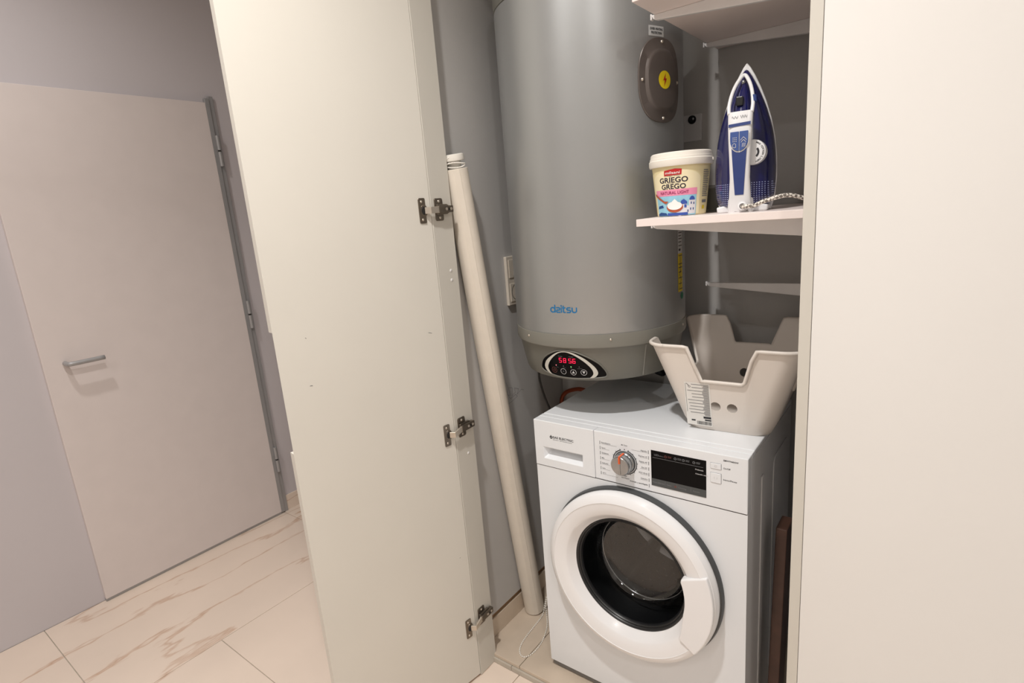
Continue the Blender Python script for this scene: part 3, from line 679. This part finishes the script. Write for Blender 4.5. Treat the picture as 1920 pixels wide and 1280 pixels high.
        if kind == 'd': flat('button_icon', [[(x-.0045, z+.0036), (x, z-.0046), (x+.0045, z+.0036)]], BP(.0022), 'inkwhite', pan)
    # pipes under the shell and wall bracket
    for x, y in ((.02, .34), (.14, .34)):
        MB().tube(spline([(x, y, .968), (x, y, .93), (x+.005, y+.03, .90), (x+.01, y+.10, .885), (x+.01, YB-.004, .88)], 6), .010, 12).put('pipe', 'pipe', w, smooth=True)
    MB().tube([(.19, .40, .967), (.19, .40, .925), (.20, .43, .90), (.205, .46, .885)], .014, 10).put('safety_valve', 'rubber', w, smooth='auto')
    box('wall_bracket', hx-.15, hx+.15, hy+R-.06, YB-.002, 1.80, 1.86, 'grey', w)
    box('wall_bracket', hx-.15, hx+.15, hy+R-.06, YB-.002, 1.25, 1.31, 'grey', w)
heater()

# ================================================================== SMALL FITTINGS IN THE CLOSET
def wall_socket():
    y0, y1, z0, z1 = .219, .302, 1.135, 1.297; X = XL
    w = thing('wall_socket', (X, (y0+y1)/2, z0), 'cream double wall socket beside the water heater', 'socket')
    box('frame', X, X+.011, y0, y1, z0, z1, 'socket', w, bevel=.002)
    for zc in (1.256, 1.177):
        yc = (y0+y1)/2
        ins = box('insert', X+.011, X+.0135, yc-.032, yc+.032, zc-.030, zc+.030, 'socket', w, bevel=.001)
        MB().lathe([(.0275, .0138), (.0255, .014), (.0245, .004), (0, .004)], lambda a, b, h: (X+h, yc+a, zc+b), 28).put('recess', 'socketdark' if zc < 1.2 else 'socket', ins, smooth='auto')
wall_socket()
def outlet_plate():
    x0, x1, z0, z1 = .252, .314, 1.603, 1.678
    w = thing('blank_wall_plate', ((x0+x1)/2, YB, z0), 'white blank wall plate with a black cable hole right of the heater', 'wall plate')
    box('plate', x0, x1, YB-.009, YB, z0, z1, 'plate', w, bevel=.0015)
    cx, cz = .287, 1.664
    MB().lathe([(.0125, -.0095), (.0115, -.0125), (.0095, -.0125), (.009, -.0095), (0, -.0095)], lambda a, b, h: (cx+a, YB+h, cz+b), 24).put('cable_gland', 'rubber', w, smooth='auto')
    MB().ball((cx+.004, YB-.012, cz+.002), .0045, 10, 6).put('cable_stub', 'chrome', w, smooth=True)
outlet_plate()
cb = MB().tube(spline([(-.120, .28, .9615), (-.145, .284, .952), (-.170, .290, .92), (-.19, .312, .86), (-.2, .35, .78), (-.205, .395, .70), (-.20, .43, .60), (-.18, .47, .45)], 6), .004, 8).put('power_cable', 'cable', smooth=True)
tag(cb, 'thin dark grey cable hanging below the water heater', 'cable')
hs = MB().tube(spline([(-.222, .485, .40), (-.224, .49, .62), (-.220, .49, .71), (-.205, .49, .745), (-.17, .49, .765), (-.12, .49, .772), (-.05, .49, .74), (.0, .49, .62)], 6), .008, 10).put('water_hose', 'hose', smooth=True)
tag(hs, 'copper coloured hose curving behind the washing machine', 'hose')

def blind():
    b0 = Vector((-.197, .188, .001)); b1 = Vector((-.1985, -.013, 1.563))
    ax = (b1-b0).normalized(); s1 = ax.cross(Vector((0, 1, 0))).normalized(); s2 = ax.cross(s1); R = .036
    w = thing('roller_blind', tuple(b0), 'rolled up cream roller blind leaning on the grey closet wall', 'roller blind')
    fn = lambda a, b, h: tuple(b0+s1*a+s2*b+ax*h)
    L = (b1-b0).length
    zmin = min((b0+s1*R*math.cos(t)+s2*R*math.sin(t)).z for t in [i*.2 for i in range(32)]); lift = .002-zmin
    g = lambda a, b, h: fn(a, b, h+lift)
    roll = MB().lathe([(0, .001), (R-.004, 0), (R, .002), (R, L-.001), (R-.001, L), (R-.005, L), (R-.005, L-.01), (0, L-.01)], g, 48).put('rolled_fabric', 'blind', w, smooth='auto')
    # loose fabric edge running down the roll
    MB().prism([(R*math.cos(2.6), R*math.sin(2.6)), ((R+.0016)*math.cos(2.62), (R+.0016)*math.sin(2.62)), ((R+.0016)*math.cos(2.2), (R+.0016)*math.sin(2.2)), (R*math.cos(2.2), R*math.sin(2.2))], g, .002, L-.002).put('fabric_edge', 'blind', roll)
    MB().lathe([(0, L-.01), (.019, L-.01), (.019, L+.020), (.031, L+.022), (.032, L+.026), (.031, L+.038), (.026, L+.040), (0, L+.040)], g, 36).put('chain_drive', 'bead', w, smooth='auto')
    bd = MB()
    for i in range(130):
        a = .32*i*.35; h = L+.004+.016*(i/130)+.004*math.sin(a*1.7)
        bd.ball(g(.030*math.cos(a), .030*math.sin(a), h), .0022, 6, 4)
    for i in range(18):
        t = i/17; bd.ball(g(.031*math.cos(.3+t*1.6), .031*math.sin(.3+t*1.6), L+.006+.026*t), .0022, 6, 4)
    o = bd.put('bead_chain', 'bead', w, smooth=True); o['kind'] = 'stuff'
    loop = [(-.158, .212, .05), (-.160, .200, .02), (-.157, .187, .004), (-.150, .160, .003), (-.146, .110, .003), (-.142, .06, .003), (-.135, .018, .003), (-.120, -.012, .003), (-.098, -.024, .003), (-.082, -.006, .003), (-.078, .035, .003), (-.087, .085, .003), (-.110, .140, .003), (-.142, .185, .004), (-.156, .203, .022), (-.156, .214, .055)]
    P = spline(loop, 40); bd = MB(); last = None
    for p in P:
        if last is None or (p-last).length > .0074: bd.ball(p, .0029, 6, 4); last = p
    MB().tube(spline(loop, 8), .0005, 5).put('chain_cord', 'bead', w)
    o = bd.put('bead_chain', 'bead', w, smooth=True); o['kind'] = 'stuff'
blind()

# ================================================================== SHELVES
SX = .360
def shelf(z, y0, y1, label):
    o = box('shelf_board', SX, XR-.0105, y0, y1, z, z+.016, 'shelf', bevel=.0006, seg=1); return tag(o, label, 'shelf', 'white shelf boards of the closet')
shelf(1.8430, -.034, .526, 'white shelf board at the top right, above the iron')
shelf(1.3835, -.044, .526, 'white shelf board carrying the yoghurt tub and the iron')
def bracket(y, z, label, tip=.354):
    w = tag(bpy.data.objects.new('shelf_bracket', None), label, 'shelf bracket', 'tapered white shelf brackets'); COL.objects.link(w); w.location = (XR-.012, y, z); ORG[w.name] = Vector(w.location)
    t = .0055
    prof = [(tip, z-.001), (tip+.004, z-.009), (tip+.012, z-.012), (XR-.0105, z-.042), (XR-.0105, z), (tip, z)]
    MB().prism(prof, lambda x, zz, d: (x, d, zz), y-t, y+t).put('arm', 'bracket', w, bevel=.001, seg=1)
    MB().prism([(tip-.0035, z-.010), (tip+.001, z-.010), (tip+.001, z+.002), (tip-.0035, z+.0035)], lambda x, zz, d: (x, d, zz), y-t, y+t).put('tip_cap', 'bracket', w, bevel=.0015)
    for dz in (-.012, -.03): MB().lathe([(0, -.0006), (.003, -.0006), (.003, 0)], lambda a, b, h: (XR-.03+a, y-t+h, z+dz+b), 10).put('rivet', 'framegrey', w)
bracket(.085, 1.8428, 'front white bracket under the top shelf board')
bracket(.435, 1.8428, 'rear white bracket under the top shelf board')
bracket(.062, 1.3833, 'front white bracket under the shelf with the iron')
bracket(.435, 1.3833, 'rear white bracket under the shelf with the iron')
bracket(.440, 1.1880, 'empty white bracket low on the back wall, above the storage box', tip=.358)
def rail(y, label):
    w = tag(bpy.data.objects.new('shelf_rail', None), label, 'shelf rail', 'slotted white shelf rails'); COL.objects.link(w); w.location = (XR, y, .95); ORG[w.name] = Vector(w.location)
    box('channel', XR-.010, XR, y-.011, y+.011, .95, 2.25, 'bracket', w, bevel=.001, seg=1)
    ss = []
    for i in range(40): ss += [rect(y-.006, .97+i*.032, y-.003, .982+i*.032), rect(y+.003, .97+i*.032, y+.006, .982+i*.032)]
    o = flat('slots', ss, lambda a, b: (XR-.0103, a, b), 'darkhole', w); o['kind'] = 'stuff'
rail(.073, 'front slotted white rail on the right closet wall')
rail(.437, 'rear slotted white rail on the right closet wall')
ZS = 1.3995

# ------------------------------------------------------------------ yoghurt tub
def tub():
    cx, cy, z0 = .417, .082, ZS; R0, R1, H = .0545, .0655, .116
    w = thing('yoghurt_tub', (cx, cy, z0), 'cream yoghurt tub with white lid and Greek village picture', 'tub')
    vert = lambda a, b, h: (cx+a, cy+b, z0+h)
    def Rr(h): return R0+(R1-R0)*h/H
    body = MB().lathe([(0, .0015), (R0-.006, .0015), (R0-.004, 0), (R0-.001, .0008), (R0, .003), (Rr(.06), .06), (R1, H), (0, H)], vert, 72).put('body', 'tub', w, smooth='auto')
    lid = MB().lathe([(R1-.001, H-.006), (R1+.0045, H-.006), (R1+.0062, H-.002), (R1+.0062, H+.008), (R1+.0045, H+.0095), (R1+.0040, H+.014), (R1+.0030, H+.0145), (R1+.002, H+.022), (R1-.001, H+.0245), (R1-.005, H+.0235), (R1-.008, H+.019), (0, H+.019)], vert, 72).put('lid', 'lid', w, smooth='auto')
    def lb(a_deg, h, d=.0004):
        t = math.radians(6.7+a_deg); r = Rr(h)+d; return (cx+r*math.sin(t), cy-r*math.cos(t), z0+h)
    # tab on the lid
    tb = math.radians(96); c, s = math.cos(tb), math.sin(tb)
    MB().box(-.006, .006, 0, .0035, H+.001, H+.007, lambda a, b, h: (cx+(R1+.005+b)*math.sin(tb)+a*c, cy-(R1+.005+b)*math.cos(tb)+a*s, z0+h)).put('lid_tab', 'lid', lid, bevel=.001)
    K = .0600*PI/180      # metres of arc per degree, so that print stays undistorted
    fn = lambda d: (lambda x, y: lb(x/K, y, d))
    def deg(pts): return [(a*K, h) for a, h in pts]
    ML = .005
    arch = [(-56, .003), (56, .003), (56, .080)]+[(56*math.cos(t), .080+.022*math.sin(t)) for t in [PI*i/14 for i in range(1, 14)]]+[(-56, .080)]
    flat('label_ground', [deg(arch)], fn(.0004), 'tublight', body, ML)
    flat('logo_patch', [deg([(-21, .0895), (14.5, .0905), (15.5, .1025), (3, .1040), (-20.5, .1010)])], fn(.0010), 'red', body, ML)
    text('logo_lettering', 'milsani', -3*K, .0930, .0058, fn(.0016), 'cream', body, 'CENTER', w=29*K, bold=.008, maxlen=ML)
    text('label_lettering', 'Yogur estilo', -2*K, .0876, .0026, fn(.0010), 'inkgrey', body, 'CENTER', w=27*K, maxlen=ML)
    text('label_lettering', 'GRIEGO', -3*K, .0748, .0108, fn(.0010), 'navy', body, 'CENTER', w=61*K, bold=.02, maxlen=ML)
    text('label_lettering', 'Iogurte estilo', -2*K, .0720, .0024, fn(.0010), 'inkgrey', body, 'CENTER', w=30*K, maxlen=ML)
    text('label_lettering', 'GREGO', -3*K, .0608, .0102, fn(.0010), 'navy', body, 'CENTER', w=53*K, bold=.02, maxlen=ML)
    flat('label_band', [deg([(-50, .0455), (48, .0455), (48, .0600), (-50, .0590)])], fn(.0010), 'pink', body, ML)
    text('label_lettering', 'NATURAL LIGHT', -2*K, .0490, .0066, fn(.0016), 'magenta', body, 'CENTER', w=63*K, bold=.01, maxlen=ML)
    flat('label_picture', [deg(rect(-49, .0012, 47, .0453))], fn(.0010), 'sky', body, ML)
    flat('label_sea', [deg([(-49, .002), (-18, .002), (-22, .008), (-30, .006), (-38, .010), (-49, .006)]), deg([(-46, .018), (-28, .020), (-30, .026), (-44, .024)])], fn(.0014), 'sea', body, ML)
    flat('label_house', [deg(rect(22, .004, 45, .022)), deg(rect(30, .020, 45, .034)), deg(rect(6, .002, 24, .014)), deg(rect(12, .014, 26, .026)), deg(ell(10, .008, 8, .008, 16))], fn(.0014), 'house', body, ML)
    flat('label_dome', [deg([(37+6*math.cos(t), .034+.0085*math.sin(t)) for t in [PI*i/10 for i in range(11)]]), deg([(13, .026), (26, .026), (26, .031), (19, .037), (13, .033)]), deg(rect(20, .018, 25, .025))], fn(.0018), 'dome', body, ML)
    flat('label_window', [deg(rect(a, b, a+2.2, b+.005)) for a, b in ((33, .012), (39, .012), (34, .025), (40, .024), (27, .008))], fn(.0018), 'sea', body, ML)
    flat('label_quay', [deg(rect(-18, .0015, 28, .0075))], fn(.0018), 'dome', body, ML)
    flat('spoon_print', [deg([(-53, .0535), (-48, .0500), (-24, .0345), (-14, .0335), (-20, .028), (-26, .031), (-52, .0475)]), deg(ell(-1, .0205, 18.5, .0120, 24))], fn(.0022), 'wood', body, ML)
    flat('yoghurt_print', [deg(ell(-1, .0235, 16.5, .0092, 24)), deg([(-9, .030), (0, .0385), (8, .030)])], fn(.0026), 'cream', body, ML)
    rows = []
    for i in range(15):
        h = .096-i*.0040; rows.append(deg(rect(63, h, 63+(20 if i % 4 else 16), h+.0016)))
    flat('small_print', rows, fn(.0008), 'inkgrey', body, ML)
    flat('small_print', [deg(rect(66, .012, 74, .020))], fn(.0008), 'yellowdim', body, ML)
    flat('small_print', [deg(rect(64, .026, 80, .032))], fn(.0008), 'inkgrey', body, ML)
tub()

# ------------------------------------------------------------------ clear box behind tub
cbx = thing('clear_box', (.4475, .26, ZS), 'small clear plastic box behind the yoghurt tub', 'box')
mb = MB(); x0, x1, y0, y1, z0, z1 = .405, .490, .20, .32, ZS+.0005, ZS+.058; t = .0015
for b in ((x0, x1, y0, y0+t, z0, z1), (x0, x1, y1-t, y1, z0, z1), (x0, x0+t, y0+t, y1-t, z0, z1), (x1-t, x1, y0+t, y1-t, z0, z1), (x0+t, x1-t, y0+t, y1-t, z0, z0+t)): mb.box(*b)
mb.put('body', 'clear', cbx)
box('lid', x0-.002, x1+.002, y0-.002, y1+.002, z1+.0003, z1+.006, 'clear', cbx, bevel=.001)

# ------------------------------------------------------------------ steam iron
def iron():
    az = math.radians(8.0); vx, vy = math.sin(az), -math.cos(az); ux, uy = math.cos(az), math.sin(az)
    O = Vector((.5535, .114, ZS))
    w = thing('steam_iron', tuple(O), 'dark blue and white steam iron standing on its heel', 'iron')
    def G(u, wz, v): return (O.x+ux*u+vx*v, O.y+uy*u+vy*v, O.z+wz)
    hwp = [(0, .050), (.03, .0575), (.07, .0605), (.11, .0595), (.15, .0555), (.19, .0475), (.225, .037), (.255, .0255), (.28, .0140), (.297, .0045)]
    def outl(extra, top):
        L_ = [(-(h+extra), z) for z, h in hwp]+[(0, top)]+[(h+extra, z) for z, h in reversed(hwp)]
        return L_
    MB().prism(outl(.001, .302), lambda u, z, v: G(u, z, v), -.004, .004).put('soleplate', 'sole', w, bevel=.001)
    MB().prism(outl(.0025, .3065), lambda u, z, v: G(u, z, v), .004, .016).put('skirt', 'ironwhite', w, bevel=.003, seg=3)
    # water tank body, lofted along the length
    dep = [(0.004, .0535, .074), (.03, .0600, .078), (.07, .0625, .076), (.11, .0615, .070), (.15, .0575, .062), (.19, .0490, .053), (.225, .0370, .044), (.255, .0240, .034), (.278, .0125, .024), (.292, .0030, .014)]
    v = []; f = []; n = 24
    for z, h, d in dep:
        for i in range(n+1):
            t = PI*i/n; v.append(G(h*math.cos(t), z, .012+d*math.sin(t)**.75))
    for q in range(len(dep)-1):
        for i in range(n): f.append((q*(n+1)+i, q*(n+1)+i+1, (q+1)*(n+1)+i+1, (q+1)*(n+1)+i))
    f.append(tuple(range(n+1))[::-1]); f.append(tuple(range((len(dep)-1)*(n+1), len(dep)*(n+1))))
    bo = put('water_tank', v, f, 'ironbody', w, smooth='auto', ang=50); m = bo.modifiers.new('s', 'SUBSURF'); m.levels = 1; m.render_levels = 1
    # heel
    MB().prism([(-.050, 0), (.050, 0), (.052, .012), (.030, .016), (-.030, .016), (-.052, .012)], lambda u, z, v: G(u, z, v), .010, .070).put('heel', 'ironwhite', w, bevel=.003)
    # handle grip
    st_ = [(.000, .100, .0245, .022), (.030, .108, .0215, .022), (.070, .113, .0195, .022), (.110, .116, .0205, .022), (.150, .116, .0225, .022), (.180, .113, .0235, .021), (.200, .108, .0240, .018)]
    v = []; f = []; n = 20
    for z, c, hw, th in st_:
        for i in range(n):
            t = 2*PI*i/n; cc, ss = math.cos(t), math.sin(t); p = .55
            v.append(G(hw*math.copysign(abs(cc)**p, cc), z, c-th/2+th/2*math.copysign(abs(ss)**p, ss)))
    for q in range(len(st_)-1):
        for i in range(n): f.append((q*n+i, q*n+(i+1) % n, (q+1)*n+(i+1) % n, (q+1)*n+i))
    f += [tuple(range(n))[::-1], tuple(range((len(st_)-1)*n, len(st_)*n))]
    hd = put('handle', v, f, 'ironwhite', w, smooth='auto', ang=50)
    box_pts = [(-.026, 0), (.026, 0), (.024, .030), (-.024, .030)]
    MB().prism(box_pts, lambda u, z, v: G(u, z, v), .060, .094).put('handle_foot', 'ironwhite', hd, bevel=.004)
    def front(z):
        for a, b in zip(st_[:-1], st_[1:]):
            if a[0] <= z <= b[0]: return a[1]+(b[1]-a[1])*(z-a[0])/(b[0]-a[0])
        return st_[-1][1]
    H_ = lambda d: (lambda u, z: G(u, z, front(z)+d))
    flat('grip_inlay', [[(-.0085, .036), (.0085, .036), (.0145, .128), (-.0145, .128)]], H_(.0008), 'ironblue', hd, .02)
    flat('button_frame', [[(-.0185, .160)]+[(-.0185*math.cos(t), .144-.024*math.sin(t)) for t in [PI*i/12 for i in range(13)]]+[(.0185, .160)]], H_(.0012), 'ironwhite', hd, .02)
    for s in (-1, 1):
        pts = [(s*.0006, .1605), (s*.017, .1605)]+[(s*.017*math.cos(t), .144-.0215*math.sin(t)) for t in [PI/2*i/6 for i in range(6)]]+[(s*.0006, .1225)]
        MB().prism(pts, lambda u, z, v: G(u, z, front(z)+v), .0005, .0035).put('button', 'ironbtn', hd, bevel=.0006, seg=1)
    flat('button_icon', stroke([(-.012, .130), (-.006, .130), (-.006, .136), (-.009, .138), (-.012, .136), (-.012, .130)], .0008)+[rect(a, b, a+.0015, b+.0015) for a in (-.012, -.009, -.006) for b in (.141, .1445, .148)], H_(.0042), 'inkwhite', hd, .02)
    flat('button_icon', stroke([(.003, .143), (.0085, .149), (.014, .143)], .0009)+stroke([(.004, .139), (.0085, .144), (.013, .139)], .0009)+[q for a in (.006, .0085, .011) for q in stroke([(a, .130), (a+.0008, .137)], .0009)], H_(.0042), 'inkwhite', hd, .02)
    flat('handle_stripe', [[(-.021, .170), (.021, .172), (.021, .178), (-.021, .176)]], H_(.0010), 'ironblue', hd, .02)
    sq = [(-.015+i*.00075, .1885+.0022*math.sin(i*.9)*(1 if i % 7 else .2)) for i in range(17)]; sq2 = [(.001+i*.00075, .189+.0024*math.sin(i*1.1+1)) for i in range(18)]
    flat('script_lettering', stroke(sq, .0006)+stroke(sq2, .0006), H_(.0012), 'ink', hd, .02)
    # front loop of the handle down to the nose
    lp = [(-.0215, .196, .104), (-.0225, .215, .096), (-.0185, .240, .082), (-.0105, .262, .066), (0, .276, .052), (.0105, .262, .066), (.0185, .240, .082), (.0225, .215, .096), (.0215, .196, .104)]
    MB().tube([G(*p) for p in spline(lp, 6)], .0037, 10).put('handle_loop', 'ironwhite', hd, smooth=True)
    MB().tube([G(.0245, .215, .094), G(.023, .228, .088)], .0052, 8).put('loop_accent', 'ironblue', hd, smooth='auto')
    # cowl inside the loop, nozzle, cap
    v = []; f = []; cs = [(.198, .017, .092), (.215, .018, .084), (.24, .0145, .070), (.262, .007, .055), (.272, .002, .046)]; n = 10
    for z, h, c in cs:
        for i in range(n+1): t = PI*i/n; v.append(G(h*math.cos(t), z, c-.03+.03*math.sin(t)**.6))
    for q in range(len(cs)-1):
        for i in range(n): f.append((q*(n+1)+i, q*(n+1)+i+1, (q+1)*(n+1)+i+1, (q+1)*(n+1)+i))
    put('cowl', v, f, 'ironbody', w, smooth=True)
    MB().prism(stadium(-.004, .222, .007, .009), lambda u, z, v: G(u, z, v), .070, .090).put('spray_button', 'rubber', w, bevel=.002)
    MB().ball(G(-.001, .262, .056), .0042, 10, 6).put('spray_nozzle', 'chrome', w, smooth=True)
    # temperature dial
    dl = MB().lathe([(0, .0905), (.021, .0905), (.0245, .0895), (.0255, .086), (.0255, .05)], lambda a, b, h: G(.0225+a, .119+b, h), 40).put('temperature_dial', 'ironwhite', w, smooth='auto')
    dz = lambda u, z: G(u, z, .0909)
    flat('dial_mark', ring2d(.0225, .119, .009, .013, 12, -.9, .7), dz, 'ink', dl)
    for i, ch in enumerate('MAX·COTTON·LINEN'):
        a = 1.15-i*.155
        text('dial_lettering', ch, .0225+.0185*math.cos(a), .119+.0185*math.sin(a), .0034, dz, 'ink', dl, 'CENTER', rot=a-PI/2, bold=.02)
    # cord
    MB().lathe([(.006, 0), (.0088, .001), (.0088, .008), (.0055, .009)], lambda a, b, h: G(.006+a, .013+b, .100+h), 20).put('cord_collar', 'ironwhite', w, smooth='auto')
    MB().prism([(-.010, .002), (.016, .002), (.016, .018), (.010, .027), (-.004, .027), (-.010, .018)], lambda u, z, v: G(u, z, v), .0955, .1005).put('cord_recess', 'grey', hd)
    MB().tube(spline([G(.006, .012, .104), G(.010, .012, .113), G(.03, .0125, .114), (.62, .003, ZS+.020), (.66, .012, ZS+.028), (.69, .05, ZS+.016), (.688, .12, ZS+.005), (.67, .2, ZS+.0045), (.66, .30, ZS+.0045)], 10), .0042, 10).put('power_cord', 'braid', w, smooth=True)
iron()

# ------------------------------------------------------------------ storage box on the washer
def basket():
    Z0 = .8505; c0 = Vector((.499, .270)); rot = math.radians(3.0); Hs = .232
    w = thing('storage_box', (c0.x, c0.y, Z0), 'off white plastic storage box with cut out rim on the washing machine', 'storage box')
    b0, t0 = (.105, .142), (.182, .196); rc = .045
    def loc(u, v, h): return (c0.x+u*math.cos(rot)-v*math.sin(rot), c0.y+u*math.sin(rot)+v*math.cos(rot), Z0+h)
    def half(h): k = h/Hs; return b0[0]+(t0[0]-b0[0])*k, b0[1]+(t0[1]-b0[1])*k
    n = 320
    def peri(h, inset, i):
        a, b = half(h); a -= inset; b -= inset; r = rc-inset
        # walk a fixed angular parametrisation: sides by fraction, corners by angle
        q, t = divmod(i/n*4, 1); q = int(q) % 4
        L = [2*a-2*r, 2*b-2*r]
        # side order: front (v=-b, u from -a to a), right, back, left ; each followed by its corner
        if t < .84:
            s = -1+2*t/.84
            if q == 0: return (s*(a-r), -b)
            if q == 1: return (a, s*(b-r))
            if q == 2: return (-s*(a-r), b)
            return (-a, -s*(b-r))
        g = (t-.84)/.16*PI/2
        if q == 0: return (a-r+r*math.sin(g), -b+r-r*math.cos(g))
        if q == 1: return (a-r+r*math.cos(g), b-r+r*math.sin(g))
        if q == 2: return (-a+r-r*math.sin(g), b-r+r*math.cos(g))
        return (-a+r-r*math.cos(g), -b+r-r*math.sin(g))
    def rim(i):
        q, t = divmod(i/n*4, 1); q = int(q) % 4
        if t >= .84: return Hs
        s = abs(-1+2*t/.84)
        lo = (.142, .105, .155, .105)[q]; e0, e1 = ((.47, .59), (.50, .72), (.47, .59), (.62, .80))[q]
        if q == 3 and t < .42: e0, e1 = .93, 1.0
        k = min(1, max(0, (s-e0)/(e1-e0))); k = k*k*(3-2*k)
        return lo+(Hs-lo)*k
    m = 10; v = []; f = []
    def col(i, inset, lowz):
        H = rim(i); out = []
        for j in range(m+1):
            h = lowz+(H-lowz)*j/m
            u, vv = peri(h, inset, i)
            if j == 0: u *= .955; vv *= .955
            out.append(loc(u, vv, h if j else lowz-.006 if lowz > .003 else 0.0))
        return out
    for i in range(n): v += col(i, 0, .003)
    for i in range(n): v += col(i, .003, .010)
    K = m+1; off = n*K
    for i in range(n):
        j = (i+1) % n
        for q in range(m):
            f.append((i*K+q, j*K+q, j*K+q+1, i*K+q+1)); f.append((off+i*K+q, off+i*K+q+1, off+j*K+q+1, off+j*K+q))
        f.append((i*K+m, j*K+m, off+j*K+m, off+i*K+m))
    f.append(tuple(i*K for i in range(n))[::-1]); f.append(tuple(off+i*K for i in range(n)))
    bo = put('box_body', v, f, 'basket', w)
    # round holes cut through front and back walls
    mb = MB()
    for u in (-.0195, .0205): mb.lathe([(0, -.4), (.0125, -.4), (.0125, .4), (0, .4)], lambda a, b, h: loc(u+a, h, .073+b), 28)
    cu = mb.put('cutter', 'basket'); md = bo.modifiers.new('b', 'BOOLEAN'); md.object = cu; md.operation = 'DIFFERENCE'; md.solver = 'EXACT'
    bpy.context.view_layer.update(); dg = bpy.context.evaluated_depsgraph_get(); me = bpy.data.meshes.new_from_object(bo.evaluated_get(dg))
    bo.modifiers.clear(); bo.data = me; bpy.data.objects.remove(cu)
    for p in me.polygons: p.use_smooth = True
    me.set_sharp_from_angle(angle=math.radians(35))
    # rolled rim
    P = []
    for i in range(0, n, 2):
        H = rim(i); u, vv = peri(H, -.0015, i); P.append(loc(u, vv, H))
    P.append(P[0])
    MB().tube(P, .0048, 8, cap=False).put('rim', 'basketrim', w, smooth=True)
    # product sticker on the front wall
    def F(u, h, d=.0006):
        a, b = half(h); return loc(u, -b-d, h)
    su0, su1, sh0, sh1 = -.094, -.030, .012, .136
    flat('sticker', [rect(su0, sh0, su1, sh1)], lambda a, b: F(a, b), 'paper', w, .05)
    stf = lambda a, b: F(a, b, .0011); ln = []
    for i in range(30):
        h = sh1-.005-i*.0030; L_ = (.016 if i % 3 else .050)*(.8+.3*random.random()); ln.append(rect(su1-.003-L_, h-.0013, su1-.003, h))
    flat('sticker_print', ln, stf, 'inkgrey', w); 
    flat('sticker_border', [rect(su0+.003, sh0+.038, su0+.0036, sh1-.004)]+ring2d(su0+.013, sh1-.012, .0022, .003, 14)+stroke([(su0+.006, sh1-.004), (su0+.011, sh1-.009)], .0012), stf, 'ink', w)
    bars = []; x = su1-.038
    while x < su1-.002: 
        wd = random.choice((.0005, .0008, .0012)); bars.append(rect(x, sh0+.003, x+wd, sh0+.013)); x += wd+random.choice((.0006, .0009))
    flat('barcode', bars, stf, 'ink', w)
    flat('sticker_print', [rect(su1-.018, sh0+.0155, su1-.002, sh0+.0195), rect(su1-.021, sh0+.022, su1-.002, sh0+.028), rect(su0+.012, sh0+.012, su0+.022, sh0+.016)], stf, 'ink', w)
basket()

# ------------------------------------------------------------------ plank in the gap beside the washer
pk = MB().prism([(.625, .0), (.652, .0), (.652, .60), (.625, .60)], lambda x, z, d: (x, .10+d+z*.10, z), 0, .07).put('wooden_plank', 'darkwood', bevel=.002)
tag(pk, 'dark brown wooden plank standing in the gap right of the washing machine', 'plank')
